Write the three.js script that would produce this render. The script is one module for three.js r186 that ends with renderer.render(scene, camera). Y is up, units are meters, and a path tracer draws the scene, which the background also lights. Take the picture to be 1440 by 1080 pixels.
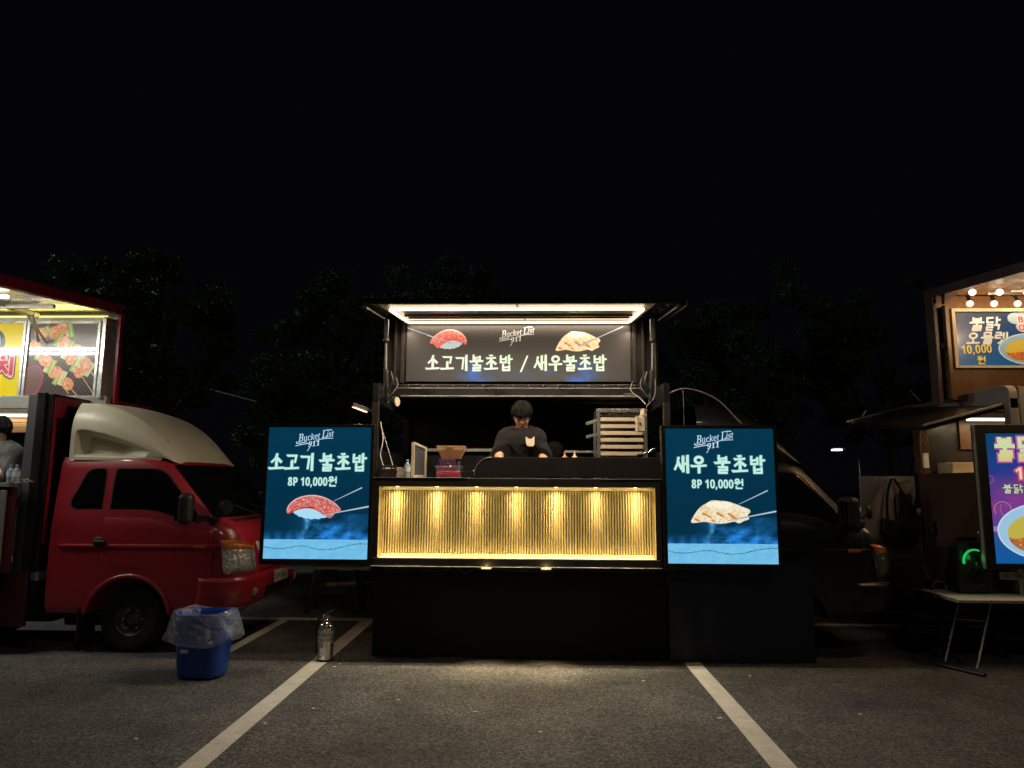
import * as THREE from 'three';
import { RoundedBoxGeometry } from 'three/addons/geometries/RoundedBoxGeometry.js';
import { mergeGeometries, mergeVertices, toCreasedNormals } from 'three/addons/utils/BufferGeometryUtils.js';
import { MarchingCubes } from 'three/addons/objects/MarchingCubes.js';
import { RectAreaLightUniformsLib } from 'three/addons/lights/RectAreaLightUniformsLib.js';
import { Brush, Evaluator, SUBTRACTION } from 'three-bvh-csg';

// ---------------------------------------------------------------- camera, sky, exposure
const scene = new THREE.Scene();
const camera = new THREE.PerspectiveCamera(THREE.MathUtils.radToDeg(2 * Math.atan(540 / 998)), 4 / 3, 0.05, 400);
camera.position.set(0, 1.6, 6.5);
camera.rotation.set(THREE.MathUtils.degToRad(7.87), THREE.MathUtils.degToRad(1.8), THREE.MathUtils.degToRad(0.3), 'YXZ');
camera.updateMatrixWorld(true);
const renderer = new THREE.WebGLRenderer({ antialias: true });
renderer.toneMapping = THREE.LinearToneMapping;
renderer.toneMappingExposure = 1;
renderer.shadowMap.enabled = true;
RectAreaLightUniformsLib.init();
{ // clear night sky with a little town glow low down
  const W = 64, H = 32, d = new Float32Array(W * H * 4);
  for (let y = 0; y < H; y++) for (let x = 0; x < W; x++) {
    const up = Math.max(0, (y + 0.5) / H * 2 - 1), i = (y * W + x) * 4, k = 1 - 0.25 * up;
    d[i] = 0.0014 * k; d[i + 1] = 0.0014 * k; d[i + 2] = 0.0020 * k; d[i + 3] = 1;
  }
  const sky = new THREE.DataTexture(d, W, H, THREE.RGBAFormat, THREE.FloatType);
  sky.mapping = THREE.EquirectangularReflectionMapping; sky.magFilter = sky.minFilter = THREE.LinearFilter; sky.needsUpdate = true;
  scene.background = sky; scene.environment = sky;
}
const moon = new THREE.DirectionalLight(0xfff0dc, 0.02);
moon.position.set(8, 22, 26); moon.castShadow = true; moon.shadow.radius = 6; scene.add(moon);


// ---------------------------------------------------------------- helpers
let seed = 20231;
const rnd = () => { seed = (seed + 0x6d2b79f5) | 0; let t = Math.imul(seed ^ (seed >>> 15), 1 | seed); t = (t + Math.imul(t ^ (t >>> 7), 61 | t)) ^ t; return ((t ^ (t >>> 14)) >>> 0) / 4294967296; };
const rr = (a, b) => a + (b - a) * rnd();
const V = (x, y, z) => new THREE.Vector3(x, y, z);
// a pixel of the picture as a point on the plane at depth z / on the ground
function at(px, py, z) { const d = V((px - 720) / 998, -(py - 540) / 998, -1).applyQuaternion(camera.quaternion); return camera.position.clone().addScaledVector(d, (z - 6.5) / d.z); }
function gp(px, py) { const d = V((px - 720) / 998, -(py - 540) / 998, -1).applyQuaternion(camera.quaternion); return camera.position.clone().addScaledVector(d, -1.6 / d.y); }
const hash2 = (x, y) => { let h = Math.imul(x | 0, 374761393) + Math.imul(y | 0, 668265263); h = Math.imul(h ^ (h >>> 13), 1274126177); return ((h ^ (h >>> 16)) >>> 0) / 4294967296; };
function vnoise(x, y, per = 0) {
  const ix = Math.floor(x), iy = Math.floor(y), fx = x - ix, fy = y - iy, u = fx * fx * (3 - 2 * fx), v = fy * fy * (3 - 2 * fy), w = (a) => per ? ((a % per) + per) % per : a;
  const a = hash2(w(ix), w(iy)), b = hash2(w(ix + 1), w(iy)), c = hash2(w(ix), w(iy + 1)), d = hash2(w(ix + 1), w(iy + 1));
  return a + (b - a) * u + (c - a) * v + (a - b - c + d) * u * v;
}
function fbm(x, y, oct = 4, per = 0) { let s = 0, a = 0.5, f = 1; for (let i = 0; i < oct; i++) { s += a * vnoise(x * f + i * 17, y * f + i * 31, per ? per * f : 0); a *= 0.5; f *= 2; } return s / (1 - Math.pow(0.5, oct)); }

const names = new Map();
function numbered(n) { const k = names.get(n) ?? 0; names.set(n, k + 1); return k ? n + '_' + String(k).padStart(3, '0') : n; }
function thing(name, label, category, pos = [0, 0, 0], group) {
  const o = new THREE.Group(); o.name = numbered(name); o.position.set(...pos); scene.add(o);
  o.userData = { label, category }; if (group) o.userData.group = group;
  o.base = o.position.clone(); return o;
}
// uv in metres by the way each face points
function metreUV(g) {
  const p = g.attributes.position, n = g.attributes.normal, uv = new Float32Array(p.count * 2);
  for (let i = 0; i < p.count; i++) {
    const a = Math.abs(n.getX(i)), b = Math.abs(n.getY(i)), c = Math.abs(n.getZ(i));
    if (b >= a && b >= c) { uv[2 * i] = p.getX(i); uv[2 * i + 1] = p.getZ(i); } else if (a >= c) { uv[2 * i] = p.getZ(i); uv[2 * i + 1] = p.getY(i); } else { uv[2 * i] = p.getX(i); uv[2 * i + 1] = p.getY(i); }
  }
  g.setAttribute('uv', new THREE.BufferAttribute(uv, 2)); return g;
}
function clean(g, keep) {
  g = g.index ? g.toNonIndexed() : g.clone();
  for (const k of Object.keys(g.attributes)) if (!['position', 'normal', 'uv'].includes(k)) g.deleteAttribute(k);
  if (!g.attributes.normal) g.computeVertexNormals();
  if (!keep || !g.attributes.uv) metreUV(g);
  g.morphAttributes = {}; g.clearGroups?.(); return g;
}
function join(list, keep) { const a = [].concat(list).map((g) => clean(g, keep)); return a.length > 1 ? mergeGeometries(a) : a[0]; }
// a part in world coordinates under a thing or under another part
function part(name, geos, mat, parent, opt = {}) {
  const g = join(geos, opt.uv), b = parent.base; g.translate(-b.x, -b.y, -b.z);
  const m = new THREE.Mesh(g, mat); m.name = name; m.base = b; m.castShadow = m.receiveShadow = true; parent.add(m);
  if (opt.label) m.userData.label = opt.label; if (opt.kind) m.userData.kind = opt.kind;
  return m;
}
// each geometry a part of its own under the same name
function each(name, geos, mat, parent, opt) { return geos.map((g) => part(name, g, mat, parent, opt)); }
function solo(name, geos, mat, label, category, group, opt = {}) {
  const g = join(geos, opt.uv); g.computeBoundingBox(); const b = g.boundingBox, c = V((b.min.x + b.max.x) / 2, b.min.y, (b.min.z + b.max.z) / 2);
  g.translate(-c.x, -c.y, -c.z); const m = new THREE.Mesh(g, mat); m.name = numbered(name); m.position.copy(c); m.base = c; m.castShadow = m.receiveShadow = true; scene.add(m);
  if (opt.kind === 'structure') m.userData = { kind: 'structure' }; else m.userData = { label, category }; if (opt.kind && opt.kind !== 'structure') m.userData.kind = opt.kind;
  if (label) m.userData.label = label; if (group) m.userData.group = group; return m;
}
const bx = (x0, x1, y0, y1, z0, z1, r = 0.004) => {
  const w = Math.abs(x1 - x0), h = Math.abs(y1 - y0), d = Math.abs(z1 - z0), rad = Math.min(r, w / 2.2, h / 2.2, d / 2.2);
  const g = r > 0 ? new RoundedBoxGeometry(w, h, d, r > 0.012 ? 3 : 1, rad) : new THREE.BoxGeometry(w, h, d);
  return g.translate((x0 + x1) / 2, (y0 + y1) / 2, (z0 + z1) / 2);
};
function rod(a, b, r, seg = 10, r2 = r) {
  const d = b.clone().sub(a), g = new THREE.CylinderGeometry(r2, r, d.length(), seg);
  return g.applyQuaternion(new THREE.Quaternion().setFromUnitVectors(V(0, 1, 0), d.clone().normalize())).translate((a.x + b.x) / 2, (a.y + b.y) / 2, (a.z + b.z) / 2);
}
function bar(a, b, w, h) { // box-section bar from a to b
  const d = b.clone().sub(a), L = d.length(), g = new RoundedBoxGeometry(w, h, L, 1, Math.min(w, h) * 0.12), m = new THREE.Matrix4();
  m.lookAt(V(0, 0, 0), d.clone().negate(), Math.abs(d.y) / L > 0.98 ? V(0, 0, 1) : V(0, 1, 0)); m.setPosition((a.x + b.x) / 2, (a.y + b.y) / 2, (a.z + b.z) / 2); return g.applyMatrix4(m);
}
const tube = (pts, r, seg = 24, rad = 6) => new THREE.TubeGeometry(new THREE.CatmullRomCurve3(pts), seg, r, rad);
function extr(pts, z0, z1, bevel = 0, curve = 8) {
  const s = pts instanceof THREE.Shape ? pts : new THREE.Shape(pts.map((p) => new THREE.Vector2(p[0], p[1])));
  return new THREE.ExtrudeGeometry(s, { depth: z1 - z0 - 2 * bevel, bevelEnabled: bevel > 0, bevelSize: bevel, bevelThickness: bevel, bevelOffset: -bevel, bevelSegments: 2, curveSegments: curve }).translate(0, 0, z0 + bevel);
}
// slab over four corners (counter-clockwise seen from outside), thickness inward
function slab(a, b, c, d, t) {
  const n = b.clone().sub(a).cross(d.clone().sub(a)).normalize().multiplyScalar(-t), lo = [a, b, c, d], hi = lo.map((p) => p.clone().add(n)), pos = [];
  const q = (w, x, y, z) => { for (const p of [w, x, y, w, y, z]) pos.push(p.x, p.y, p.z); };
  q(a, b, c, d); q(hi[3], hi[2], hi[1], hi[0]); for (let i = 0; i < 4; i++) { const j = (i + 1) % 4; q(lo[i], hi[i], hi[j], lo[j]); }
  const g = new THREE.BufferGeometry(); g.setAttribute('position', new THREE.Float32BufferAttribute(pos, 3)); g.computeVertexNormals(); return g;
}
const lathe = (pts, x, y, z, seg = 28) => new THREE.LatheGeometry(pts.map((p) => new THREE.Vector2(p[0], p[1])), seg).translate(x, y, z);
const sph = (x, y, z, rx, ry = rx, rz = rx, seg = 16) => new THREE.SphereGeometry(1, seg, Math.round(seg * 0.7)).scale(rx, ry, rz).translate(x, y, z);
function grid(nu, nv, f, flip) { // closed-over-u,v sheet
  const pos = [], idx = [], uv = [];
  for (let j = 0; j <= nv; j++) for (let i = 0; i <= nu; i++) { const p = f(i / nu, j / nv); pos.push(p.x, p.y, p.z); uv.push(i / nu, j / nv); }
  for (let j = 0; j < nv; j++) for (let i = 0; i < nu; i++) { const a = j * (nu + 1) + i, b = a + 1, c = a + nu + 1, d = c + 1; flip ? idx.push(a, c, b, b, c, d) : idx.push(a, b, c, b, d, c); }
  const g = new THREE.BufferGeometry(); g.setAttribute('position', new THREE.Float32BufferAttribute(pos, 3)); g.setAttribute('uv', new THREE.Float32BufferAttribute(uv, 2)); g.setIndex(idx); g.computeVertexNormals(); return g;
}

// ---------------------------------------------------------------- textures
function canvasTex(w, h, draw) { const c = document.createElement('canvas'); c.width = w; c.height = h; draw(c.getContext('2d'), w, h); const t = new THREE.CanvasTexture(c); t.colorSpace = THREE.SRGBColorSpace; t.anisotropy = 8; return t; }
function dataTex(n, f, srgb) {
  const d = new Uint8Array(n * n * 4);
  for (let y = 0; y < n; y++) for (let x = 0; x < n; x++) { const v = f(x / n, y / n, x, y), i = (y * n + x) * 4; for (let c = 0; c < 3; c++) d[i + c] = Math.max(0, Math.min(255, 255 * (v.length ? v[c] : v))); d[i + 3] = 255; }
  const t = new THREE.DataTexture(d, n, n); t.wrapS = t.wrapT = THREE.RepeatWrapping; t.magFilter = THREE.LinearFilter; t.minFilter = THREE.LinearMipmapLinearFilter; t.generateMipmaps = true; if (srgb) t.colorSpace = THREE.SRGBColorSpace; t.needsUpdate = true; return t;
}
const rep = (t, s, s2 = s) => { const c = t.clone(); c.repeat.set(s, s2); c.needsUpdate = true; return c; };
const smudge = dataTex(256, (x, y) => 0.45 + 0.55 * fbm(x * 8, y * 8, 5, 8));
const grain = dataTex(256, (x, y, i, j) => 0.5 + 0.5 * (hash2(i, j) - 0.5) + 0.3 * (fbm(x * 32, y * 32, 2, 32) - 0.5));
const wearMap = dataTex(256, (x, y) => { const f = fbm(x * 6, y * 6, 5, 6), g = fbm(x * 24 + 9, y * 24, 3, 24); const v = 0.82 + 0.18 * f - (g > 0.72 ? 0.22 * (g - 0.72) / 0.28 : 0); return [v, v, v * 0.985]; });

// ---------------------------------------------------------------- materials (linear base colours)
const L = (r, g, b) => new THREE.Color().setRGB(r, g, b);
function std(r, g, b, rough, metal = 0, o = {}) {
  const { phys, ...rest } = o;
  return new (phys ? THREE.MeshPhysicalMaterial : THREE.MeshStandardMaterial)({ color: L(r, g, b), roughness: rough, metalness: metal, ...rest, side: THREE.DoubleSide });
}
const rough = (s) => ({ roughnessMap: rep(smudge, s) });
const M = {
  black: std(0.012, 0.011, 0.011, 0.42, 0, { ...rough(1.3) }),
  blackMetal: std(0.02, 0.018, 0.017, 0.5, 0.3, { ...rough(1.1) }),
  blackGloss: std(0.026, 0.023, 0.021, 0.42, 0, { phys: 1, clearcoat: 0.8, clearcoatRoughness: 0.2, ...rough(0.8) }),
  counterFrame: std(0.035, 0.03, 0.027, 0.5, 0.2, { ...rough(1) }),
  bronze: std(0.05, 0.04, 0.034, 0.5, 0.4, { ...rough(1) }),
  cloth: std(0.007, 0.007, 0.008, 0.95, 0, { bumpMap: rep(grain, 6), bumpScale: 0.0008 }),
  gold: std(0.60, 0.46, 0.19, 0.48, 0.38, { ...rough(2) }),
  steel: std(0.5, 0.49, 0.47, 0.42, 0.85, { ...rough(1.5) }),
  brushed: std(0.4, 0.38, 0.35, 0.55, 0.6, { ...rough(2) }),
  alu: std(0.6, 0.6, 0.58, 0.4, 0.7, { ...rough(1.5) }),
  chrome: std(0.75, 0.75, 0.75, 0.12, 1),
  greyPaint: std(0.2, 0.19, 0.18, 0.6, 0, { map: rep(wearMap, 0.8) }),
  wallGrey: std(0.42, 0.42, 0.38, 0.35, 0.3, { ...rough(1), map: rep(wearMap, 0.7) }),
  canopyWarm: std(0.6, 0.52, 0.42, 0.45, 0.05, { ...rough(1.2), map: rep(wearMap, 0.8) }),
  red: std(0.39, 0.012, 0.026, 0.45, 0, { phys: 1, clearcoat: 0.9, clearcoatRoughness: 0.08, map: rep(wearMap, 0.6) }),
  redTrim: std(0.30, 0.012, 0.03, 0.5, 0, { ...rough(1) }),
  redDark: std(0.06, 0.005, 0.008, 0.55, 0, { map: rep(wearMap, 0.8) }),
  cabBlack: std(0.004, 0.004, 0.005, 0.4, 0, { phys: 1, clearcoat: 0.9, clearcoatRoughness: 0.06 }),
  cream: std(0.70, 0.64, 0.49, 0.5, 0, { map: rep(wearMap, 1.2), ...rough(1) }),
  glassDark: std(0.004, 0.004, 0.005, 0.06, 0, { phys: 1, clearcoat: 1, clearcoatRoughness: 0.02 }),
  rubber: std(0.014, 0.014, 0.014, 0.85, 0, { bumpMap: rep(grain, 8), bumpScale: 0.001 }),
  plastic: std(0.016, 0.016, 0.016, 0.5, 0, { bumpMap: rep(grain, 12), bumpScale: 0.0004 }),
  hub: std(0.09, 0.085, 0.07, 0.6, 0.3, { ...rough(3) }),
  lens: std(0.75, 0.75, 0.72, 0.08, 0.6, { phys: 1, clearcoat: 1, clearcoatRoughness: 0.03, bumpMap: rep(smudge, 7), bumpScale: 0.03 }),
  lensShaded: std(0.1, 0.1, 0.095, 0.12, 0.3, { phys: 1, clearcoat: 1, clearcoatRoughness: 0.04, bumpMap: rep(smudge, 7), bumpScale: 0.02 }),  // darkened headlight lens, shade of the black cab put into its colour
  amber: std(0.75, 0.22, 0.02, 0.18, 0.1, { phys: 1, clearcoat: 1, clearcoatRoughness: 0.05, bumpMap: rep(smudge, 7), bumpScale: 0.01 }),
  amberDim: std(0.5, 0.1, 0.02, 0.3, 0, { phys: 1, clearcoat: 1 }),
  brown: std(0.085, 0.05, 0.04, 0.5, 0, { ...rough(1), map: rep(wearMap, 0.8) }),
  brownWall: std(0.13, 0.07, 0.038, 0.4, 0.1, { ...rough(1), map: rep(wearMap, 0.8) }),
  wood: std(0.6, 0.36, 0.15, 0.6, 0, { map: rep(wearMap, 3, 0.6) }),
  tableTop: std(0.75, 0.66, 0.56, 0.5, 0, { map: rep(wearMap, 2) }),
  white: std(0.75, 0.73, 0.68, 0.5, 0, { map: rep(wearMap, 2) }),
  beige: std(0.62, 0.52, 0.38, 0.6, 0, { map: rep(wearMap, 2) }),
  blueBin: std(0.012, 0.06, 0.33, 0.42, 0, { ...rough(2), bumpMap: rep(smudge, 5), bumpScale: 0.0015 }),
  skin: std(0.62, 0.34, 0.23, 0.55, 0, { bumpMap: rep(grain, 10), bumpScale: 0.0004 }),
  hair: std(0.005, 0.0045, 0.004, 0.6, 0, { phys: 1, specularIntensity: 0.4, bumpMap: rep(grain, 18, 3), bumpScale: 0.004 }),
  shirt: std(0.0075, 0.007, 0.007, 1, 0, { bumpMap: rep(smudge, 3), bumpScale: 0.012 }),
  shirtGrey: std(0.11, 0.115, 0.11, 0.92, 0, { bumpMap: rep(smudge, 3), bumpScale: 0.012 }),
  trousers: std(0.02, 0.02, 0.025, 0.9),
  clear: new THREE.MeshPhysicalMaterial({ color: L(0.9, 0.93, 0.95), transmission: 1, thickness: 0, roughness: 0.06, side: THREE.DoubleSide }),
  glowTintCloth: std(0.006, 0.010, 0.028, 0.55),  // black skirt cloth with the blue glow of the screen put into its colour
  doorGrey: std(0.34, 0.31, 0.3, 0.6, 0, { map: rep(wearMap, 0.8) }),
  bottle: new THREE.MeshPhysicalMaterial({ color: L(0.9, 0.93, 0.96), transmission: 0.72, thickness: 0, roughness: 0.16, side: THREE.DoubleSide }),
  navy: std(0.006, 0.01, 0.05, 0.85),
  purple: std(0.05, 0.012, 0.06, 0.6),
  darkBlue: std(0.015, 0.03, 0.06, 0.6),
  pinkFood: std(0.75, 0.006, 0.06, 0.5, 0, { bumpMap: rep(grain, 20), bumpScale: 0.004 }),
};
const glow = (c, k) => new THREE.MeshStandardMaterial({ color: 0x101010, emissive: c, emissiveIntensity: k, roughness: 0.5 });
function areaLight(name, c, I, w, h, pos, look) { const l = new THREE.RectAreaLight(c, I, w, h); l.name = name; l.position.copy(pos); l.lookAt(look); scene.add(l); return l; }
function spot(name, c, I, pos, target, angle, pen, radius = 1) { const l = new THREE.SpotLight(c, I, 0, angle, pen, 2); l.name = name; l.position.copy(pos); l.target.position.copy(target); l.castShadow = true; l.shadow.radius = radius; scene.add(l); scene.add(l.target); l.target.updateMatrixWorld(); return l; }
function point(name, c, I, pos, radius = 1) { const l = new THREE.PointLight(c, I, 0, 2); l.name = name; l.position.copy(pos); l.castShadow = true; l.shadow.radius = radius; scene.add(l); return l; }
// ---------------------------------------------------------------- lettering: Korean syllables drawn stroke by stroke
const JAMO = {
  ㄱ: [[.08, .12, .9, .12, .78, .98]], ㄴ: [[.12, .02, .12, .88, .96, .88]], ㄷ: [[.92, .1, .12, .1, .12, .9, .96, .9]],
  ㄹ: [[.08, .06, .9, .06, .9, .5, .12, .5, .12, .94, .96, .94]], ㅁ: [[.1, .08, .9, .08, .9, .92, .1, .92, .1, .02]],
  ㅂ: [[.12, 0, .12, .92, .88, .92, .88, 0], [.12, .46, .88, .46]], ㅅ: [[.52, .02, .4, .5, .03, .98], [.48, .36, .97, .96]],
  ㅇ: 'o', ㅊ: [[.34, .02, .66, .02], [.06, .3, .94, .3], [.52, .3, .4, .62, .03, 1], [.48, .52, .97, .98]],
  ㅗ: [[.5, 0, .5, .74], [0, .8, 1, .8]], ㅜ: [[0, .22, 1, .22], [.5, .22, .5, 1]], ㅡ: [[0, .5, 1, .5]], ㅣ: [[.5, 0, .5, 1]],
  ㅏ: [[.3, 0, .3, 1], [.3, .45, 1, .45]], ㅓ: [[.75, 0, .75, 1], [.05, .45, .75, .45]], ㅐ: [[.22, .04, .22, .94], [.8, 0, .8, 1], [.22, .46, .8, .46]], ㅔ: [[0, .45, .34, .45], [.36, .05, .36, .95], [.85, 0, .85, 1]],
};
const SYL = {
  소: [['ㅅ', .12, .02, .76, .5], ['ㅗ', .0, .4, 1, .56]], 고: [['ㄱ', .12, .04, .74, .5], ['ㅗ', .0, .42, 1, .54]], 기: [['ㄱ', .0, .06, .68, .86], ['ㅣ', .7, 0, .24, 1]],
  불: [['ㅂ', .18, 0, .64, .32], ['ㅜ', 0, .33, 1, .27], ['ㄹ', .18, .62, .66, .36]], 초: [['ㅊ', .1, 0, .8, .58], ['ㅗ', 0, .46, 1, .5]], 밥: [['ㅂ', .04, .04, .52, .44], ['ㅏ', .6, 0, .4, .56], ['ㅂ', .2, .6, .62, .38]],
  새: [['ㅅ', 0, .1, .52, .72], ['ㅐ', .46, 0, .5, 1]], 우: [['ㅇ', .2, .0, .6, .46], ['ㅜ', 0, .46, 1, .54]], 원: [['ㅇ', .08, 0, .48, .36], ['ㅜ', 0, .38, .64, .26], ['ㅓ', .6, 0, .34, .72], ['ㄴ', .12, .7, .76, .3]],
  닭: [['ㄷ', .04, .03, .52, .42], ['ㅏ', .62, 0, .38, .52], ['ㄹ', .04, .56, .46, .42], ['ㄱ', .54, .56, .4, .42]], 오: [['ㅇ', .18, 0, .64, .52], ['ㅗ', 0, .46, 1, .5]], 믈: [['ㅁ', .2, 0, .6, .32], ['ㅡ', 0, .32, 1, .26], ['ㄹ', .18, .6, .66, .38]],
  렛: [['ㄹ', 0, .02, .46, .52], ['ㅔ', .46, 0, .5, .62], ['ㅅ', .2, .62, .66, .38]], 볶: [['ㅂ', .2, 0, .6, .3], ['ㅗ', 0, .28, 1, .34], ['ㄱ', .08, .64, .4, .34], ['ㄱ', .52, .64, .4, .34]], 음: [['ㅇ', .22, 0, .56, .34], ['ㅡ', 0, .36, 1, .2], ['ㅁ', .22, .62, .56, .36]],
  치: [['ㅊ', 0, .04, .66, .88], ['ㅣ', .7, 0, .24, 1]], 꼬: [['ㄱ', .06, .06, .4, .46], ['ㄱ', .52, .06, .4, .46], ['ㅗ', 0, .42, 1, .54]], 머: [['ㅁ', .04, .16, .5, .6], ['ㅓ', .58, 0, .36, 1]],
};
// brush: a slanted pen, as in the sushi signs; otherwise an even bold stroke
function hangul(g, text, x, y, w, h, lw, o = {}) {
  const step = o.step ?? w * 1.0; g.save(); g.lineCap = o.cap ?? 'butt'; g.lineJoin = o.joinStyle ?? 'miter'; g.miterLimit = 3;
  for (const ch of text) {
    if (ch === ' ') { x += step * (o.space ?? 0.42); continue; }
    for (const [j, jx, jy, jw, jh] of SYL[ch] ?? []) {
      const ox = x + jx * w, oy = y + jy * h, sw = jw * w, sh = jh * h;
      if (JAMO[j] === 'o') { g.lineWidth = lw; g.beginPath(); g.ellipse(ox + sw / 2, oy + sh / 2, Math.max(1, sw / 2 - lw * .35), Math.max(1, sh / 2 - lw * .35), 0, 0, 7); g.stroke(); continue; }
      for (const s of JAMO[j]) {
        const hor = s.length === 4 && Math.abs(s[1] - s[3]) < .01, slope = o.brush ? (hor ? -h * .035 : 0) : 0;
        g.lineWidth = lw * (o.brush ? (hor || (s.length > 4) ? .82 : 1.08) : 1); g.beginPath();
        for (let i = 0; i < s.length; i += 2) { const X = ox + s[i] * sw, Y = oy + s[i + 1] * sh + (hor ? slope * (i ? 1 : -.4) : 0); i ? g.lineTo(X, Y) : g.moveTo(X, Y); }
        g.stroke();
        if (o.brush) { const X = ox + s[0] * sw, Y = oy + s[1] * sh; g.beginPath(); g.moveTo(X - lw * .6, Y - lw * .35); g.lineTo(X + lw * .55, Y - lw * .5); g.lineTo(X + lw * .5, Y + lw * .55); g.fill(); }
      }
    }
    x += step;
  }
  g.restore(); return x;
}
function scriptLogo(g, cx, cy, s, color) { // hand-lettered name with three figures below and swashes
  g.save(); g.translate(cx, cy); g.rotate(-0.16); g.transform(1, 0, -0.28, 1, 0, 0); g.fillStyle = color; g.strokeStyle = color; g.lineCap = 'round'; g.textAlign = 'center'; g.textBaseline = 'alphabetic';
  g.lineWidth = s * 0.028; g.font = `bold ${s * 0.4}px serif`; g.save(); g.scale(0.8, 1); g.textAlign = 'left'; let x = -s * .84; for (const [t, k] of [['B', .44], ['ucket', .34], [' L', .44], ['ist', .34]]) { g.font = `${s * k}px serif`; g.fillText(t, x, 0); x += g.measureText(t).width * .96; } g.restore();
  g.font = `bold ${s * .3}px serif`; g.fillText('911', s * .04, s * .27);
  const st = (w, ...p) => { g.lineWidth = s * w; g.beginPath(); g.moveTo(p[0], p[1]); g.quadraticCurveTo(p[2], p[3], p[4], p[5]); g.stroke(); };
  const k = s; st(.035, -.72 * k, -.02 * k, -.78 * k, .1 * k, -.3 * k, .04 * k); st(.026, .1 * k, .05 * k, .4 * k, .0, .82 * k, .07 * k); st(.03, -.74 * k, .14 * k, -.5 * k, .12 * k, -.18 * k, .12 * k); st(.03, .46 * k, -.3 * k, .6 * k, -.32 * k, .72 * k, -.27 * k); st(.03, -.1 * k, .2 * k, -.14 * k, .36 * k, -.2 * k, .42 * k);
  g.restore();
}
function blob(g, pts, ox, oy, w, h) { g.beginPath(); pts.forEach(([x, y], i) => i ? g.lineTo(ox + x * w, oy + y * h) : g.moveTo(ox + x * w, oy + y * h)); g.closePath(); }
function smooth(g, pts, ox, oy, w, h) { const P = pts.map(([x, y]) => [ox + x * w, oy + y * h]), n = P.length; g.beginPath(); g.moveTo((P[0][0] + P[n - 1][0]) / 2, (P[0][1] + P[n - 1][1]) / 2); for (let i = 0; i < n; i++) { const q = P[(i + 1) % n]; g.quadraticCurveTo(P[i][0], P[i][1], (P[i][0] + q[0]) / 2, (P[i][1] + q[1]) / 2); } g.closePath(); }
function chop(g, x0, y0, x1, y1, w0, w1) { // a steel chopstick
  const dx = x1 - x0, dy = y1 - y0, l = Math.hypot(dx, dy), nx = -dy / l, ny = dx / l;
  w0 *= .62; w1 *= .62; for (const [k, c] of [[1, '#566a80'], [.6, '#a3b4c8'], [.22, '#dfe9f3']]) { g.fillStyle = c; g.beginPath(); g.moveTo(x0 + nx * w0 * k, y0 + ny * w0 * k); g.lineTo(x1 + nx * w1 * k, y1 + ny * w1 * k); g.lineTo(x1 - nx * w1 * k, y1 - ny * w1 * k); g.lineTo(x0 - nx * w0 * k, y0 - ny * w0 * k); g.fill(); }
}
function beefSushi(g, x, y, w, h, rice) {
  g.fillStyle = rice; const bump = []; for (let i = 0; i <= 26; i++) { const a = Math.PI * i / 26; bump.push([.5 + .4 * Math.cos(a), .5 + .42 * Math.sin(a) * (0.93 + 0.07 * Math.sin(i * 2.4))]); } bump.push([.1, .45]); bump.push([.9, .45]); smooth(g, bump, x, y, w, h); g.fill();
  const top = [[.0, .62], [.04, .36], [.2, .1], [.45, .0], [.68, .08], [.88, .3], [1, .56], [.97, .66], [.88, .66], [.8, .9], [.66, .72], [.5, .52], [.3, .5], [.14, .62], [.05, .74]];
  smooth(g, top, x, y, w, h); g.fillStyle = '#c85c52'; g.fill(); g.save(); smooth(g, top, x, y, w, h); g.clip();
  const pal = ['#f0d3dc', '#e58a78', '#c8392e', '#eeb6b4', '#f4e4ee', '#dd5a48', '#eeb06a', '#c9a6c4'];
  for (let i = 0; i < 900; i++) { const u = rnd(), v = rnd(); g.strokeStyle = pal[(rnd() * 8) | 0]; g.globalAlpha = .7; g.lineWidth = rr(.6, 2.4) * w / 170; const X = x + u * w, Y = y + v * h, a = -0.5 + u * 1.4 + rr(-.5, .5), l = rr(2, 8) * w / 170; g.beginPath(); g.moveTo(X, Y); g.lineTo(X + Math.cos(a) * l, Y + Math.sin(a) * l); g.stroke(); }
  g.globalAlpha = .75; g.strokeStyle = '#f2d3dc'; g.lineWidth = w * .025; g.beginPath(); g.moveTo(x, y + h * .6); g.quadraticCurveTo(x + w * .1, y + h * .06, x + w * .48, y + h * .03); g.quadraticCurveTo(x + w * .8, y + h * .1, x + w, y + h * .55); g.stroke();
  g.globalAlpha = .8; g.strokeStyle = '#b3201c'; g.lineWidth = w * .03; g.beginPath(); g.moveTo(x + w * .05, y + h * .7); g.quadraticCurveTo(x + w * .3, y + h * .42, x + w * .52, y + h * .5); g.stroke(); g.restore();
}
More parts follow.
